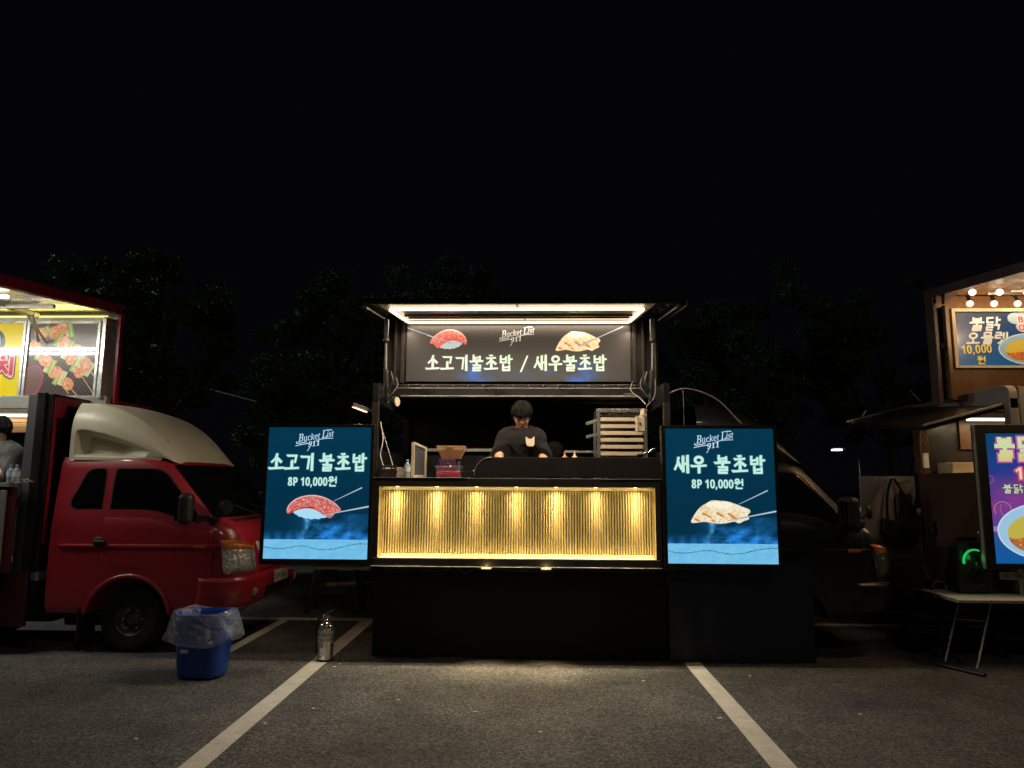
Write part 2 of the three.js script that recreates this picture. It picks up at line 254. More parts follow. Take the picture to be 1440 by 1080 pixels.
function shrimpSushi(g, x, y, w, h) {
  const body = [[0, .98], [.04, .74], [.16, .3], [.3, .1], [.36, .0], [.5, .03], [.62, .04], [.78, .18], [.88, .3], [.97, .36], [1, .5], [.93, .62], [.98, .8], [.88, .86], [.8, 1], [.72, .88], [.6, .98], [.42, 1], [.25, .9], [.12, .96]];
  smooth(g, body, x, y, w, h); g.fillStyle = '#efe3c4'; g.fill(); g.save(); smooth(g, body, x, y, w, h); g.clip();
  const pal = ['#fff6dd', '#f2dfae', '#e8c27e', '#f7ead0', '#d9e6dc', '#eab062'];
  for (let i = 0; i < 420; i++) { g.fillStyle = pal[(rnd() * 6) | 0]; g.globalAlpha = .55; g.beginPath(); g.ellipse(x + rnd() * w, y + rnd() * h, w * rr(.01, .035), w * rr(.006, .02), rr(0, 3), 0, 7); g.fill(); }
  g.globalAlpha = .85; for (const [u, v, s] of [[.12, .84, .9], [.25, .6, 1], [.32, .7, .8], [.48, .58, 1], [.53, .66, .8], [.66, .6, .9], [.72, .72, 1.1], [.38, .86, .7]]) { g.fillStyle = '#c8742c'; smooth(g, [[-.05, -.1], [.02, -.02], [.07, .1], [0, .06], [-.05, .02]].map(([a, b]) => [u + a * s, v + b * s]), x, y, w, h); g.fill(); g.fillStyle = '#f0b76a'; g.globalAlpha = .5; g.beginPath(); g.ellipse(x + (u + .02) * w, y + (v - .06) * h, w * .035 * s, h * .05 * s, .6, 0, 7); g.fill(); g.globalAlpha = .85; }
  g.fillStyle = '#fffbe9'; g.globalAlpha = .6; g.beginPath(); g.ellipse(x + w * .48, y + h * .2, w * .22, h * .14, 0, 0, 7); g.fill(); g.restore();
}
function addSmoke(g, x0, y0, w, h, col, f) {
  const im = g.getImageData(x0, y0, w, h), d = im.data;
  for (let j = 0; j < h; j++) for (let i = 0; i < w; i++) { const a = Math.max(0, Math.min(1, f(i / w, j / h))), k = (j * w + i) * 4; for (let c = 0; c < 3; c++) d[k + c] = d[k + c] * (1 - a) + col[c] * a; }
  g.putImageData(im, x0, y0);
}
function priceLine(g, x, y, h, col) { // 8P 10,000원
  g.fillStyle = col; g.strokeStyle = col; g.textBaseline = 'top'; g.textAlign = 'left'; g.font = `bold ${h * 1.28}px sans-serif`; g.save(); g.translate(x, y - h * .16); g.scale(.78, 1); g.fillText('8P 10,000', 0, 0); const tw = g.measureText('8P 10,000').width; g.restore();
  hangul(g, '원', x + tw * .78 + h * .06, y + h * .02, h * 1.02, h * 1.05, h * .15);
}
function menuScreen(kind) {
  return canvasTex(640, 800, (g, W, H) => {
    const bg = g.createLinearGradient(0, 0, 0, H); bg.addColorStop(0, '#02364d'); bg.addColorStop(.5, '#023047'); bg.addColorStop(1, '#022c42'); g.fillStyle = bg; g.fillRect(0, 0, W, H);
    scriptLogo(g, W * .44, H * .095, 150, '#cfeaff');
    const tx = '#c9efe4';
    g.fillStyle = g.strokeStyle = tx; g.shadowColor = '#8fe0c8'; g.shadowBlur = 6;
    if (kind === 'beef') { hangul(g, '소고기', 8, 166, 92, 104, 16, { brush: 1, step: 97 }); hangul(g, '불초밥', 325, 166, 92, 104, 16, { brush: 1, step: 101 }); priceLine(g, 130, 302, 56, tx); } else { hangul(g, '새우', 50, 166, 92, 104, 16, { brush: 1, step: 100 }); hangul(g, '불초밥', 290, 166, 92, 104, 16, { brush: 1, step: 103 }); priceLine(g, 148, 300, 56, tx); }
    g.shadowBlur = 0;
    const yT = H * .855;
    addSmoke(g, 0, (H * .66) | 0, W, (yT - H * .66) | 0, [45, 140, 235], (u, v) => { const n = fbm(u * 7, v * 3 + u * 2, 5), m = Math.exp(-Math.pow((u - .55) / .17, 2)) * .95 + .32 * Math.exp(-Math.pow((u - .75) / .2, 2)) + .28 * (u > .8 ? 1 : 0); return Math.max(0, (n - .26) * 2.6) * m * (.4 + 1.0 * v) + Math.max(0, v - .66 + .25 * (n - .5)) * 1.6 * (u < .4 ? .8 + .7 * Math.sin(u * 60) * .5 : .8); });
    addSmoke(g, (W * .33) | 0, (H * .68) | 0, (W * .12) | 0, (yT - H * .68) | 0, [90, 175, 225], (u, v) => Math.exp(-Math.pow((u - .5 - .2 * Math.sin(v * 5)) / .22, 2)) * .75 * fbm(u * 3, v * 6, 3) * 1.4);
    chop(g, W * .66, H * .565, W * .93, H * .462, 3, 8);
    if (kind === 'beef') beefSushi(g, W * .2, H * .515, W * .54, H * .21, '#a9dcf4'); else shrimpSushi(g, W * .21, H * .535, W * .56, H * .175);
    chop(g, W * .56, H * (kind === 'beef' ? .672 : .685), W, H * (kind === 'beef' ? .605 : .615), 4, 11);
    g.fillStyle = '#63b4e2'; g.fillRect(0, yT, W, H - yT);
    addSmoke(g, 0, yT | 0, W, (H - yT) | 0, [155, 215, 240], (u, v) => .55 * fbm(u * 26, v * 8, 4));
    g.strokeStyle = '#0c4565'; let yy = yT + 46; for (let x = 0; x < W; x += 4) { const ny = yT + 46 + 10 * Math.sin(x / 55) + 14 * Math.exp(-Math.pow((x - 320) / 70, 2)) - 12 * (x > 430 ? 1 : 0) * Math.min(1, (x - 430) / 60) + rr(-3, 3); g.lineWidth = rr(1, 4.2); g.beginPath(); g.moveTo(x - 1, yy); g.lineTo(x + 4, ny); g.stroke(); yy = ny; }
    g.fillStyle = '#2f7fae'; for (let i = 0; i < 60; i++) g.fillRect(rnd() * W, yT + rnd() * (H - yT), 2, 1.4);
  });
}
const bannerTex = canvasTex(1400, 364, (g, W, H) => {
  g.fillStyle = '#3a3634'; g.fillRect(0, 0, W, H);
  addSmoke(g, 0, (H * .52) | 0, W, H - ((H * .52) | 0), [38, 98, 205], (u, v) => { const n = fbm(u * 16, v * 3 + 4, 5); const m = Math.exp(-Math.pow((u - .27) / .1, 2)) + Math.exp(-Math.pow((u - .76) / .1, 2)) + .25 * Math.exp(-Math.pow((u - .5) / .12, 2)); return Math.max(0, n - .28) * 1.9 * m * Math.min(1, v * 1.5); });
  chop(g, W * .0, H * .06, W * .2, H * .33, 3, 3); g.save(); g.translate(W * .272, 0); g.scale(-1, 1); beefSushi(g, 0, H * .08, W * .17, H * .4, '#b9cbda'); g.restore(); chop(g, W * .09, H * .19, W * .2, H * .335, 3, 5);
  shrimpSushi(g, W * .665, H * .12, W * .205, H * .36); chop(g, W * .77, H * .39, W * .97, H * .04, 7, 4);
  scriptLogo(g, W * .49, H * .2, 140, '#d4d8de');
  g.fillStyle = g.strokeStyle = '#d3eee2'; hangul(g, '소고기불초밥', W * .088, H * .55, 84, 98, 15, { brush: 1, step: 92 }); hangul(g, '새우불초밥', W * .572, H * .55, 84, 98, 15, { brush: 1, step: 92 });
  g.lineWidth = 11; g.beginPath(); g.moveTo(W * .512, H * .84); g.lineTo(W * .543, H * .55); g.stroke();
});
const skewerTex = canvasTex(420, 460, (g, W, H) => {
  g.fillStyle = '#3a2a2b'; g.fillRect(0, 0, W, H); addSmoke(g, 0, 0, W, H, [128, 116, 112], (u, v) => .8 * Math.max(0, 1 - v * 2.2) * (.4 + .6 * u) + .2 * fbm(u * 9, v * 9, 4));
  g.strokeStyle = '#a9a099'; g.lineWidth = 1.6; for (let i = -20; i < 26; i++) { g.globalAlpha = .55; g.beginPath(); g.moveTo(i * 26, 0); g.lineTo(i * 26 + 420, H); g.stroke(); g.beginPath(); g.moveTo(i * 26 + 180, 0); g.lineTo(i * 26 - 60, H); g.stroke(); } g.globalAlpha = 1;
  g.fillStyle = '#7a5a58'; g.beginPath(); g.ellipse(20, 380, 70, 110, .4, 0, 7); g.fill(); g.strokeStyle = '#b34a5c'; g.lineWidth = 10; g.beginPath(); g.ellipse(20, 380, 74, 116, .4, 0, 7); g.stroke();
  const sk = [[70, 60, 300, 30, 0], [40, 150, 250, 420, 1], [150, 60, 400, 420, 1], [120, 240, 330, 460, 1], [200, 30, 330, 60, 0], [300, 170, 430, 360, 1], [220, 120, 420, 330, 1]];
  for (const [x0, y0, x1, y1, st] of sk) { const a = Math.atan2(y1 - y0, x1 - x0), l = Math.hypot(x1 - x0, y1 - y0); if (st) { g.strokeStyle = '#e8c9a0'; g.lineWidth = 5; g.beginPath(); g.moveTo(x0, y0); g.lineTo(x1 + 20, y1 + 26); g.stroke(); }
    for (let k = 0, n = 0; k < l * .74; k += 50, n++) { const x = x0 + Math.cos(a) * k, y = y0 + Math.sin(a) * k; g.save(); g.translate(x, y); g.rotate(a + (n % 2 ? 1.1 : .2)); g.scale(1.35, 1.35); if (n % 2) { g.fillStyle = n % 4 === 1 ? '#97b95a' : '#dfe2b4'; g.fillRect(-34, -12, 68, 24); g.fillStyle = '#c9da8c'; g.fillRect(-30, -4, 60, 7); } else { g.fillStyle = '#f0a070'; smooth(g, [[-30, -14], [-8, -28], [22, -24], [34, 2], [20, 26], [-16, 24], [-34, 8]], 0, 0, 1, 1); g.fill(); for (let i = 0; i < 16; i++) { g.fillStyle = ['#f9d8b8', '#d8503a', '#f8bd92', '#fbe8d4'][i % 4]; g.globalAlpha = .75; g.beginPath(); g.ellipse(rr(-22, 22), rr(-17, 17), rr(2, 8), rr(2, 5), rr(0, 3), 0, 7); g.fill(); } g.globalAlpha = 1; } g.restore(); } }
});
const yellowTex = canvasTex(420, 460, (g, W, H) => {
  const b = g.createLinearGradient(0, 0, 0, H); b.addColorStop(0, '#e2c800'); b.addColorStop(1, '#e9d21a'); g.fillStyle = b; g.fillRect(0, 0, W, H);
  for (const [c, lw, cap] of [['#2c2226', 54, 'round'], ['#f0b9c4', 38, 'round'], ['#c21d3c', 22, 'butt']]) { g.strokeStyle = c; hangul(g, '꼬치', 130, 212, 118, 118, lw, { cap, joinStyle: 'round', step: 134 }); }
  g.fillStyle = '#3a3d44'; g.beginPath(); g.ellipse(240, 120, 66, 84, 0, 0, 7); g.fill(); g.fillStyle = '#6f93b5'; g.beginPath(); g.ellipse(240, 110, 40, 50, 0, 0, 7); g.fill();
});
function omelet(g, cx, cy, rx, ry, plate) {
  g.fillStyle = plate; g.beginPath(); g.ellipse(cx, cy, rx, ry, 0, 0, 7); g.fill(); g.strokeStyle = '#d5ecfa'; g.lineWidth = rx * .03; g.stroke();
  g.fillStyle = '#c0703c'; g.beginPath(); g.ellipse(cx, cy + ry * .18, rx * .8, ry * .66, 0, 0, Math.PI); g.fill();
  g.save(); g.beginPath(); g.ellipse(cx, cy + ry * .18, rx * .8, ry * .66, 0, 0, Math.PI); g.clip(); for (let i = 0; i < 260; i++) { g.fillStyle = ['#f0b98a', '#a84f2a', '#e09a5a', '#d77f50'][i % 4]; g.beginPath(); g.ellipse(cx + rr(-rx, rx), cy + rr(0, ry), rx * .03, rx * .016, rr(0, 3), 0, 7); g.fill(); } g.restore();
  g.fillStyle = '#d0bf52'; smooth(g, [[-.86, .12], [-.72, -.36], [-.3, -.66], [.3, -.7], [.8, -.3], [.84, .2], [.4, .1], [0, .02], [-.4, .16], [-.7, .3]], cx, cy, rx, ry); g.fill();
  g.strokeStyle = '#1c2740'; for (let i = 0; i < 90; i++) { const a = rr(0, 6.3), r = rr(0, .34); g.lineWidth = rx * .018; const x = cx + rx * (.1 + r * Math.cos(a)), y = cy + ry * (-.3 + r * Math.sin(a)); g.beginPath(); g.moveTo(x, y); g.lineTo(x + rr(-1, 1) * rx * .16, y + rr(-1, 1) * ry * .16); g.stroke(); }
}
const omeletBanner = canvasTex(900, 420, (g, W, H) => {
  const b = g.createLinearGradient(0, 0, 0, H); b.addColorStop(0, '#2b3350'); b.addColorStop(.45, '#174a92'); b.addColorStop(1, '#1166b6'); g.fillStyle = b; g.fillRect(0, 0, W, H);
  g.save(); g.transform(1, -.03, -.12, 1, 34, 6); for (const [c, lw] of [['#22345c', 26], ['#d8e3ee', 15]]) { g.strokeStyle = c; hangul(g, '불닭', 76, 40, 104, 106, lw, { step: 112 }); hangul(g, '오믈렛', 62, 160, 92, 92, lw, { step: 98 }); } g.restore();
  g.font = 'bold 90px sans-serif'; g.textBaseline = 'top'; g.save(); g.translate(24, 244); g.rotate(-.05); g.scale(.78, 1); g.fillStyle = '#23304e'; g.fillText('10,000', 6, 6); g.fillStyle = '#e2d65a'; g.fillText('10,000', 0, 0); g.restore();
  for (const [c, lw] of [['#23304e', 20], ['#e2d65a', 11]]) { g.strokeStyle = c; hangul(g, '원', 132, 344, 62, 62, lw); }
  omelet(g, 520, 290, 232, 122, '#8fbde0');
  g.fillStyle = '#9db7d0'; for (const [x, y, r] of [[420, 50, 46], [480, 36, 42], [560, 34, 44], [640, 40, 46], [700, 70, 44], [650, 112, 44], [560, 120, 46], [470, 114, 44], [560, 76, 80]]) { g.beginPath(); g.ellipse(x, y, r * 1.2, r, 0, 0, 7); g.fill(); }
  g.textAlign = 'center'; g.font = 'bold 66px sans-serif'; for (const [t, y] of [['BULDAK', 22], ['OMELET', 86]]) { g.lineWidth = 12; g.strokeStyle = '#e9dbe4'; g.strokeText(t, 560, y); g.fillStyle = '#cf2f58'; g.fillText(t, 560, y); }
});
const omeletScreen = canvasTex(512, 660, (g, W, H) => {
  const b = g.createLinearGradient(0, 0, W * .4, H); b.addColorStop(0, '#0a4a72'); b.addColorStop(.3, '#2b3f94'); b.addColorStop(.55, '#8a3f9a'); b.addColorStop(.8, '#1d5ea6'); b.addColorStop(1, '#0f63a8'); g.fillStyle = b; g.fillRect(0, 0, W, H);
  addSmoke(g, 0, (H * .25) | 0, W, (H * .5) | 0, [196, 70, 120], (u, v) => 1.4 * Math.max(0, fbm(u * 5, v * 5, 5) - .5) * Math.sin(v * 3.1));
  for (let i = 0; i < 26; i++) { g.strokeStyle = ['#d8707e', '#e2a25a', '#6f5fd0'][i % 3]; g.globalAlpha = .7; g.lineWidth = rr(2, 5); g.beginPath(); g.arc(rnd() * W, H * rr(.3, .62), rr(10, 46), rr(0, 6), rr(0, 6) + 1.4); g.stroke(); } g.globalAlpha = 1;
  const tg = g.createLinearGradient(0, 70, 0, 220); tg.addColorStop(0, '#dff0b0'); tg.addColorStop(.5, '#e8d48a'); tg.addColorStop(1, '#f0a8a0');
  for (const [c, lw] of [['#c45fb4', 36], [tg, 20]]) { g.strokeStyle = c; hangul(g, '불닭오믈', 40, 18, 96, 122, lw, { step: 110 }); }
  g.font = 'bold 84px sans-serif'; g.textBaseline = 'top'; g.lineWidth = 16; g.strokeStyle = '#e0527a'; g.strokeText('10,000', 124, 158); g.fillStyle = '#f0e6c4'; g.fillText('10,000', 124, 158);
  for (const [c, lw] of [['#2c3a6a', 12], ['#d6e6b4', 6]]) { g.strokeStyle = c; hangul(g, '불닭볶음', 62, 262, 44, 46, lw, { step: 50 }); }
  g.fillStyle = '#b27fd0'; g.fillRect(0, H * .72, W, 26); omelet(g, 260, 500, 236, 145, '#a8d4f0');
});
const plateTex = canvasTex(256, 64, (g) => { g.fillStyle = '#c9c5b4'; g.fillRect(0, 0, 256, 64); g.strokeStyle = '#4a4a46'; g.lineWidth = 3; g.strokeRect(4, 4, 248, 56); g.fillStyle = g.strokeStyle = '#25282c'; g.font = 'bold 50px sans-serif'; g.textBaseline = 'middle'; g.fillText('80', 16, 34); hangul(g, '머', 80, 14, 36, 36, 6); g.fillText('6657', 130, 34); });
const plateTex2 = canvasTex(256, 64, (g) => { g.fillStyle = '#8a8478'; g.fillRect(0, 0, 256, 64); g.fillStyle = '#25282c'; g.font = 'bold 46px sans-serif'; g.textBaseline = 'middle'; g.fillText('SEL', 10, 34); g.fillText('1867', 124, 34); });
const extLabel = canvasTex(512, 256, (g) => { g.fillStyle = '#b9b6ac'; g.fillRect(0, 0, 512, 256); g.fillStyle = '#1d1d1f'; g.textBaseline = 'middle'; for (const x of [20, 276]) { g.font = 'bold 104px sans-serif'; g.save(); g.translate(x, 78); g.scale(.86, 1); g.fillText('K', 0, 0); g.font = 'bold 84px serif'; g.fillText('fire', 78, 6); g.restore(); g.font = 'bold 74px sans-serif'; g.save(); g.translate(x, 190); g.scale(.8, 1); g.fillText('110 997', -4, 0); g.restore(); } });
// ---------------------------------------------------------------- ground and painted lines
{
  const ast = (() => { // asphalt: dark binder, paler and brown chips
    const n = 1024; return dataTex(n, (x, y, i, j) => {
      const c = hash2((i / 3) | 0, (j / 3) | 0), c2 = hash2((i / 2 + 400) | 0, (j / 2) | 0), s = fbm(x * 12, y * 12, 4, 12), p = vnoise(x * 170, y * 170, 170), k = 0.295 + 0.12 * s + 0.24 * (p - 0.5) + (c > 0.84 ? 0.22 * (c - 0.5) : 0) - (c2 > 0.8 ? 0.09 : 0);
      return [k * 1.005, k * 0.99, k * 0.965];
    }, true);
  })();
  const bump = dataTex(512, (x, y, i, j) => 0.35 * hash2((i / 2) | 0, (j / 2) | 0) + 0.65 * vnoise(x * 120, y * 120, 120));
  const m = new THREE.MeshStandardMaterial({ map: rep(ast, 1 / 2.2), bumpMap: rep(bump, 1 / 1.4), bumpScale: 0.006, roughness: 0.86, vertexColors: true });
  const xs = [], zs = []; for (let x = -8; x <= 8.001; x += 0.1) xs.push(x); for (let z = -4; z <= 6.001; z += 0.1) zs.push(z);
  for (const e of [12, 20, 40, 90, 180]) { xs.unshift(-e); xs.push(e); zs.unshift(-e); zs.push(e); }
  const pos = [], col = [], idx = [], nx = xs.length;
  for (const z of zs) for (const x of xs) {
    pos.push(x, 0, z); // worn and stained patches of the tarmac
    const a = fbm(x * 1.1 + 7, z * 1.1 + 3, 5), b = fbm(x * 0.35 + 20, z * 0.5 + 11, 4), st = Math.max(0, fbm(x * 2.1 + 40, z * 2.1, 4) - 0.6) * 1.3, k = 0.74 + 0.36 * a + 0.3 * (b - 0.5) - st;
    col.push(k, k * (0.985 + 0.03 * (a - 0.5)), k * (0.96 + 0.06 * (b - 0.5)));
  }
  for (let j = 0; j + 1 < zs.length; j++) for (let i = 0; i + 1 < nx; i++) { const a = j * nx + i, b = a + 1, c = a + nx, d = c + 1; idx.push(a, c, b, b, c, d); }
  const g = new THREE.BufferGeometry(); g.setAttribute('position', new THREE.Float32BufferAttribute(pos, 3)); g.setAttribute('color', new THREE.Float32BufferAttribute(col, 3)); g.setIndex(idx); g.computeVertexNormals();
  const uv = []; for (let i = 0; i < pos.length; i += 3) uv.push(pos[i], pos[i + 2]); g.setAttribute('uv', new THREE.Float32BufferAttribute(uv, 2));
  const o = new THREE.Mesh(g, m); o.name = 'ground'; o.receiveShadow = true; o.userData = { kind: 'structure', label: 'worn dark asphalt of the parking lot' }; scene.add(o);
  const paint = dataTex(512, (x, y, i, j) => { const f = fbm(x * 20, y * 20, 5, 20), sp = hash2((i / 3) | 0, (j / 3) | 0), chip = fbm(x * 60 + 5, y * 60, 3, 60); let k = 0.82 + 0.12 * (f - 0.5) + 0.05 * (sp - 0.5); if (chip > 0.84) k = 0.6; return [k, k * 0.98, k * 0.92]; }, true);
  const pm = new THREE.MeshStandardMaterial({ map: rep(paint, 1 / 1.3), roughness: 0.8, bumpMap: rep(bump, 1 / 1.4), bumpScale: 0.003 });
  const line = (x0, x1, z0, z1, label) => { const g = new THREE.PlaneGeometry(x1 - x0, z1 - z0, 1, 1).rotateX(-Math.PI / 2).translate((x0 + x1) / 2, 0.004, (z0 + z1) / 2); solo('parking_line', g, pm, label, null, null, { kind: 'structure' }); };
  line(-1.995, -1.845, -1.94, 6, 'painted bay line running from the extinguisher to the lower left'); line(1.345, 1.495, -1.94, 6, 'painted bay line running to the lower right');
  line(-8, 8, -2.09, -1.94, 'painted line across the back of the bays'); line(-2.95, -2.84, -1.94, -0.3, 'painted bay line beside the red truck');
}

// ---------------------------------------------------------------- a small cab-over truck cab, lofted from plan outlines
const CAB = { zc: -1.06, a: 0.8, n: 6, xr: -4.58, rows: [[.36, -2.80, .79], [.42, -2.745, .83], [.55, -2.715, .84], [.72, -2.72, .84], [.80, -2.735, .842], [.98, -2.762, .845], [1.0, -2.766, .842], [1.12, -2.815, .838], [1.18, -2.88, .834], [1.225, -2.955, .828], [1.5, -3.2, .793], [1.76, -3.44, .76], [1.82, -3.56, .72], [1.84, -3.72, .6]] };
function cabRow(y) { const R = CAB.rows; if (y <= R[0][0]) return R[0]; for (let i = 1; i < R.length; i++) if (y <= R[i][0]) { const t = (y - R[i - 1][0]) / (R[i][0] - R[i - 1][0]); return [y, R[i - 1][1] + t * (R[i][1] - R[i - 1][1]), R[i - 1][2] + t * (R[i][2] - R[i - 1][2])]; } return R[R.length - 1]; }
function ringAt(y) { // plan outline, near rear corner round the nose to the far rear corner
  const [, xf, hw] = cabRow(y), xc = xf - CAB.a, P = []; for (let i = 0; i < 8; i++) P.push([CAB.xr + (xc - CAB.xr) * i / 8, hw]);
  for (let i = 0; i <= 44; i++) { const t = Math.PI * i / 44, c = Math.cos(t), s = Math.sin(t); P.push([xc + CAB.a * Math.pow(Math.abs(s), 2 / CAB.n), hw * Math.sign(c) * Math.pow(Math.abs(c), 2 / CAB.n)]); }
  for (let i = 7; i >= 0; i--) P.push([CAB.xr + (xc - CAB.xr) * i / 8, -hw]); return P;
}
const arcCache = new Map();
function cabOutline(y, w, off) { // w metres along the outline from the near front corner (negative: along the side)
  const key = y.toFixed(3); let A = arcCache.get(key);
  if (!A) { const P = ringAt(y), s = [0]; for (let i = 1; i < P.length; i++) s.push(s[i - 1] + Math.hypot(P[i][0] - P[i - 1][0], P[i][1] - P[i - 1][1])); A = { P, s, c: s[8 + 11] }; arcCache.set(key, A); }
  const t = A.c + w; let i = 1; while (i < A.s.length - 1 && A.s[i] < t) i++;
  const k = Math.max(0, Math.min(1, (t - A.s[i - 1]) / (A.s[i] - A.s[i - 1]))), p = A.P[i - 1], q = A.P[i], dx = q[0] - p[0], dz = q[1] - p[1], l = Math.hypot(dx, dz) || 1;
  return V(p[0] + dx * k - dz / l * off * 1, y, CAB.zc + p[1] + dz * k + dx / l * off * 1);
}
// raised pad on the cab's skin: w0..w1 along the outline, y0(s)..y1(s)
function pad(w0, w1, y0, y1, off, o = {}) {
  const f = (v, s) => (typeof v === 'function' ? v(s) : v), nu = o.nu ?? 28, nv = o.nv ?? 10;
  return grid(nu, nv, (s, t) => { const y = f(y0, s) + (f(y1, s) - f(y0, s)) * t, e = Math.min(1, Math.min(s * nu, (1 - s) * nu, t * nv, (1 - t) * nv) / 1), w = f(w0, t) + (f(w1, t) - f(w0, t)) * s; return cabOutline(y, w, off * (0.0 + Math.sqrt(e)) + (o.bulge ?? 0) * Math.sin(Math.PI * s) * Math.sin(Math.PI * t) - (e === 0 ? 0.004 : 0)); }, true);
}
function sideHalf(x, y) { const [, xf, hw] = cabRow(y), xc = xf - CAB.a; if (x <= xc) return hw; const q = Math.min(1, (x - xc) / CAB.a); return hw * Math.pow(1 - Math.pow(q, CAB.n), 1 / CAB.n); }
function sidePad(pts, off, side, thick = 0.012) { // polygon in (x, y) laid on the cab's flank, column by column
  const xs = pts.map((p) => p[0]), x0 = Math.min(...xs), x1 = Math.max(...xs), nu = 40, nv = 10;
  const span = (x) => { let lo = Infinity, hi = -Infinity; pts.forEach((p, i) => { const q = pts[(i + 1) % pts.length]; if ((p[0] - x) * (q[0] - x) <= 0) { const t = Math.abs(q[0] - p[0]) < 1e-9 ? 0 : (x - p[0]) / (q[0] - p[0]), y = p[1] + (q[1] - p[1]) * t; lo = Math.min(lo, y); hi = Math.max(hi, y); if (Math.abs(q[0] - p[0]) < 1e-9) { lo = Math.min(lo, q[1]); hi = Math.max(hi, q[1]); } } }); return [lo, hi]; };
  return grid(nu, nv, (u, v) => { const x = x0 + (x1 - x0) * Math.min(1 - 1e-6, Math.max(1e-6, u)), [a, b] = span(x), y = a + (b - a) * v, edge = u < 1e-9 || u > 1 - 1e-9 || v < 1e-9 || v > 1 - 1e-9; return V(x, y, CAB.zc + side * (sideHalf(x, y) + (edge ? off - thick : off))); }, side < 0);
}
function roundPoly(pts, r) { // polygon with rounded corners as points
  const out = []; pts.forEach((p, i) => { const a = pts[(i + pts.length - 1) % pts.length], b = pts[(i + 1) % pts.length], la = Math.hypot(a[0] - p[0], a[1] - p[1]), lb = Math.hypot(b[0] - p[0], b[1] - p[1]), R = Math.min(p[2] ?? r, la * .45, lb * .45), A = [p[0] + (a[0] - p[0]) * R / la, p[1] + (a[1] - p[1]) * R / la], B = [p[0] + (b[0] - p[0]) * R / lb, p[1] + (b[1] - p[1]) * R / lb]; for (let k = 0; k <= 5; k++) { const t = k / 5; out.push([(1 - t) * (1 - t) * A[0] + 2 * t * (1 - t) * p[0] + t * t * B[0], (1 - t) * (1 - t) * A[1] + 2 * t * (1 - t) * p[1] + t * t * B[1]]); } }); return out;
}
const ARCH = [-3.79, 0.3, 0.4];
const cabBodyGeo = (() => {
  const ys = []; CAB.rows.forEach((r, i) => { if (i) { const p = CAB.rows[i - 1][0], n = Math.max(1, Math.round((r[0] - p) / 0.07)); for (let k = 1; k <= n; k++) ys.push(p + (r[0] - p) * k / n); } else ys.push(r[0]); });
  const rings = ys.map(ringAt), n = rings[0].length, pos = [], idx = [];
  rings.forEach((R, j) => R.forEach(([x, z]) => pos.push(x, ys[j], CAB.zc + z)));
  for (let j = 0; j + 1 < ys.length; j++) for (let i = 0; i < n; i++) { const a = j * n + i, b = j * n + (i + 1) % n, c = a + n, d = b + n; idx.push(a, b, c, b, d, c); }
  const cap = (j, up) => { const c = pos.length / 3; pos.push(-3.9, ys[j], CAB.zc); for (let i = 0; i < n; i++) { const a = j * n + i, b = j * n + (i + 1) % n; up ? idx.push(a, b, c) : idx.push(b, a, c); } };
  cap(0, false); cap(ys.length - 1, true);
  let g = new THREE.BufferGeometry(); g.setAttribute('position', new THREE.Float32BufferAttribute(pos, 3)); g.setIndex(idx); g = g.toNonIndexed(); g.computeVertexNormals();
  { // the loops must face outwards for the cut
    let s = 0; const p = g.attributes.position, a = V(), b = V(), c = V(); for (let i = 0; i < p.count; i += 3) { a.fromBufferAttribute(p, i); b.fromBufferAttribute(p, i + 1); c.fromBufferAttribute(p, i + 2); s += a.dot(b.cross(c)); }
    if (s < 0) { const q = p.array; for (let i = 0; i < p.count; i += 3) for (let k = 0; k < 3; k++) { const t = q[(i + 1) * 3 + k]; q[(i + 1) * 3 + k] = q[(i + 2) * 3 + k]; q[(i + 2) * 3 + k] = t; } g.computeVertexNormals(); }
  }
  metreUV(g);
  const ev = new Evaluator(), body = new Brush(g), cut = (z) => { const c = new THREE.CylinderGeometry(ARCH[2], ARCH[2], 0.5, 40).rotateX(Math.PI / 2).translate(ARCH[0], ARCH[1], z); c.clearGroups(); return new Brush(metreUV(c)); };
  ev.useGroups = false; let r = ev.evaluate(body, cut(-0.25), SUBTRACTION); r = ev.evaluate(r, cut(-1.87), SUBTRACTION);
  let out = r.geometry.clone(); out = out.index ? out.toNonIndexed() : out; for (const k of Object.keys(out.attributes)) if (k !== 'position') out.deleteAttribute(k);
  out.clearGroups(); out.setDrawRange(0, Infinity); return metreUV(toCreasedNormals(out, 0.5));
})();
const tyreGeo = lathe([[.145, -.09], [.24, -.095], [.285, -.085], [.3, -.05], [.302, 0], [.3, .05], [.285, .085], [.24, .095], [.145, .088]], 0, 0, 0, 36).rotateX(Math.PI / 2);
const rimGeo = lathe([[0, .075], [.035, .075], [.05, .06], [.075, .058], [.082, .03], [.1, .022], [.14, .035], [.155, .06], [.172, .088], [.176, .07], [.17, 0]], 0, 0, 0, 36).scale(.86, 1, .86).rotateX(Math.PI / 2);
const nutGeo = (() => { const a = []; for (let i = 0; i < 6; i++) a.push(rod(V(.09 * Math.cos(i * 1.047), .09 * Math.sin(i * 1.047), .02), V(.09 * Math.cos(i * 1.047), .09 * Math.sin(i * 1.047), .05), .012, 6)); return join(a); })();
function addWheel(t, x, z, side) { const w = part('wheel', tyreGeo.clone().scale(1, 1, side).translate(x, .3, z), M.rubber, t); part('rim', rimGeo.clone().scale(1, 1, side).translate(x, .3, z), M.hub, w); part('wheel_nut', nutGeo.clone().scale(1, 1, side).translate(x, .3, z), M.steel, w, { kind: 'stuff' }); }

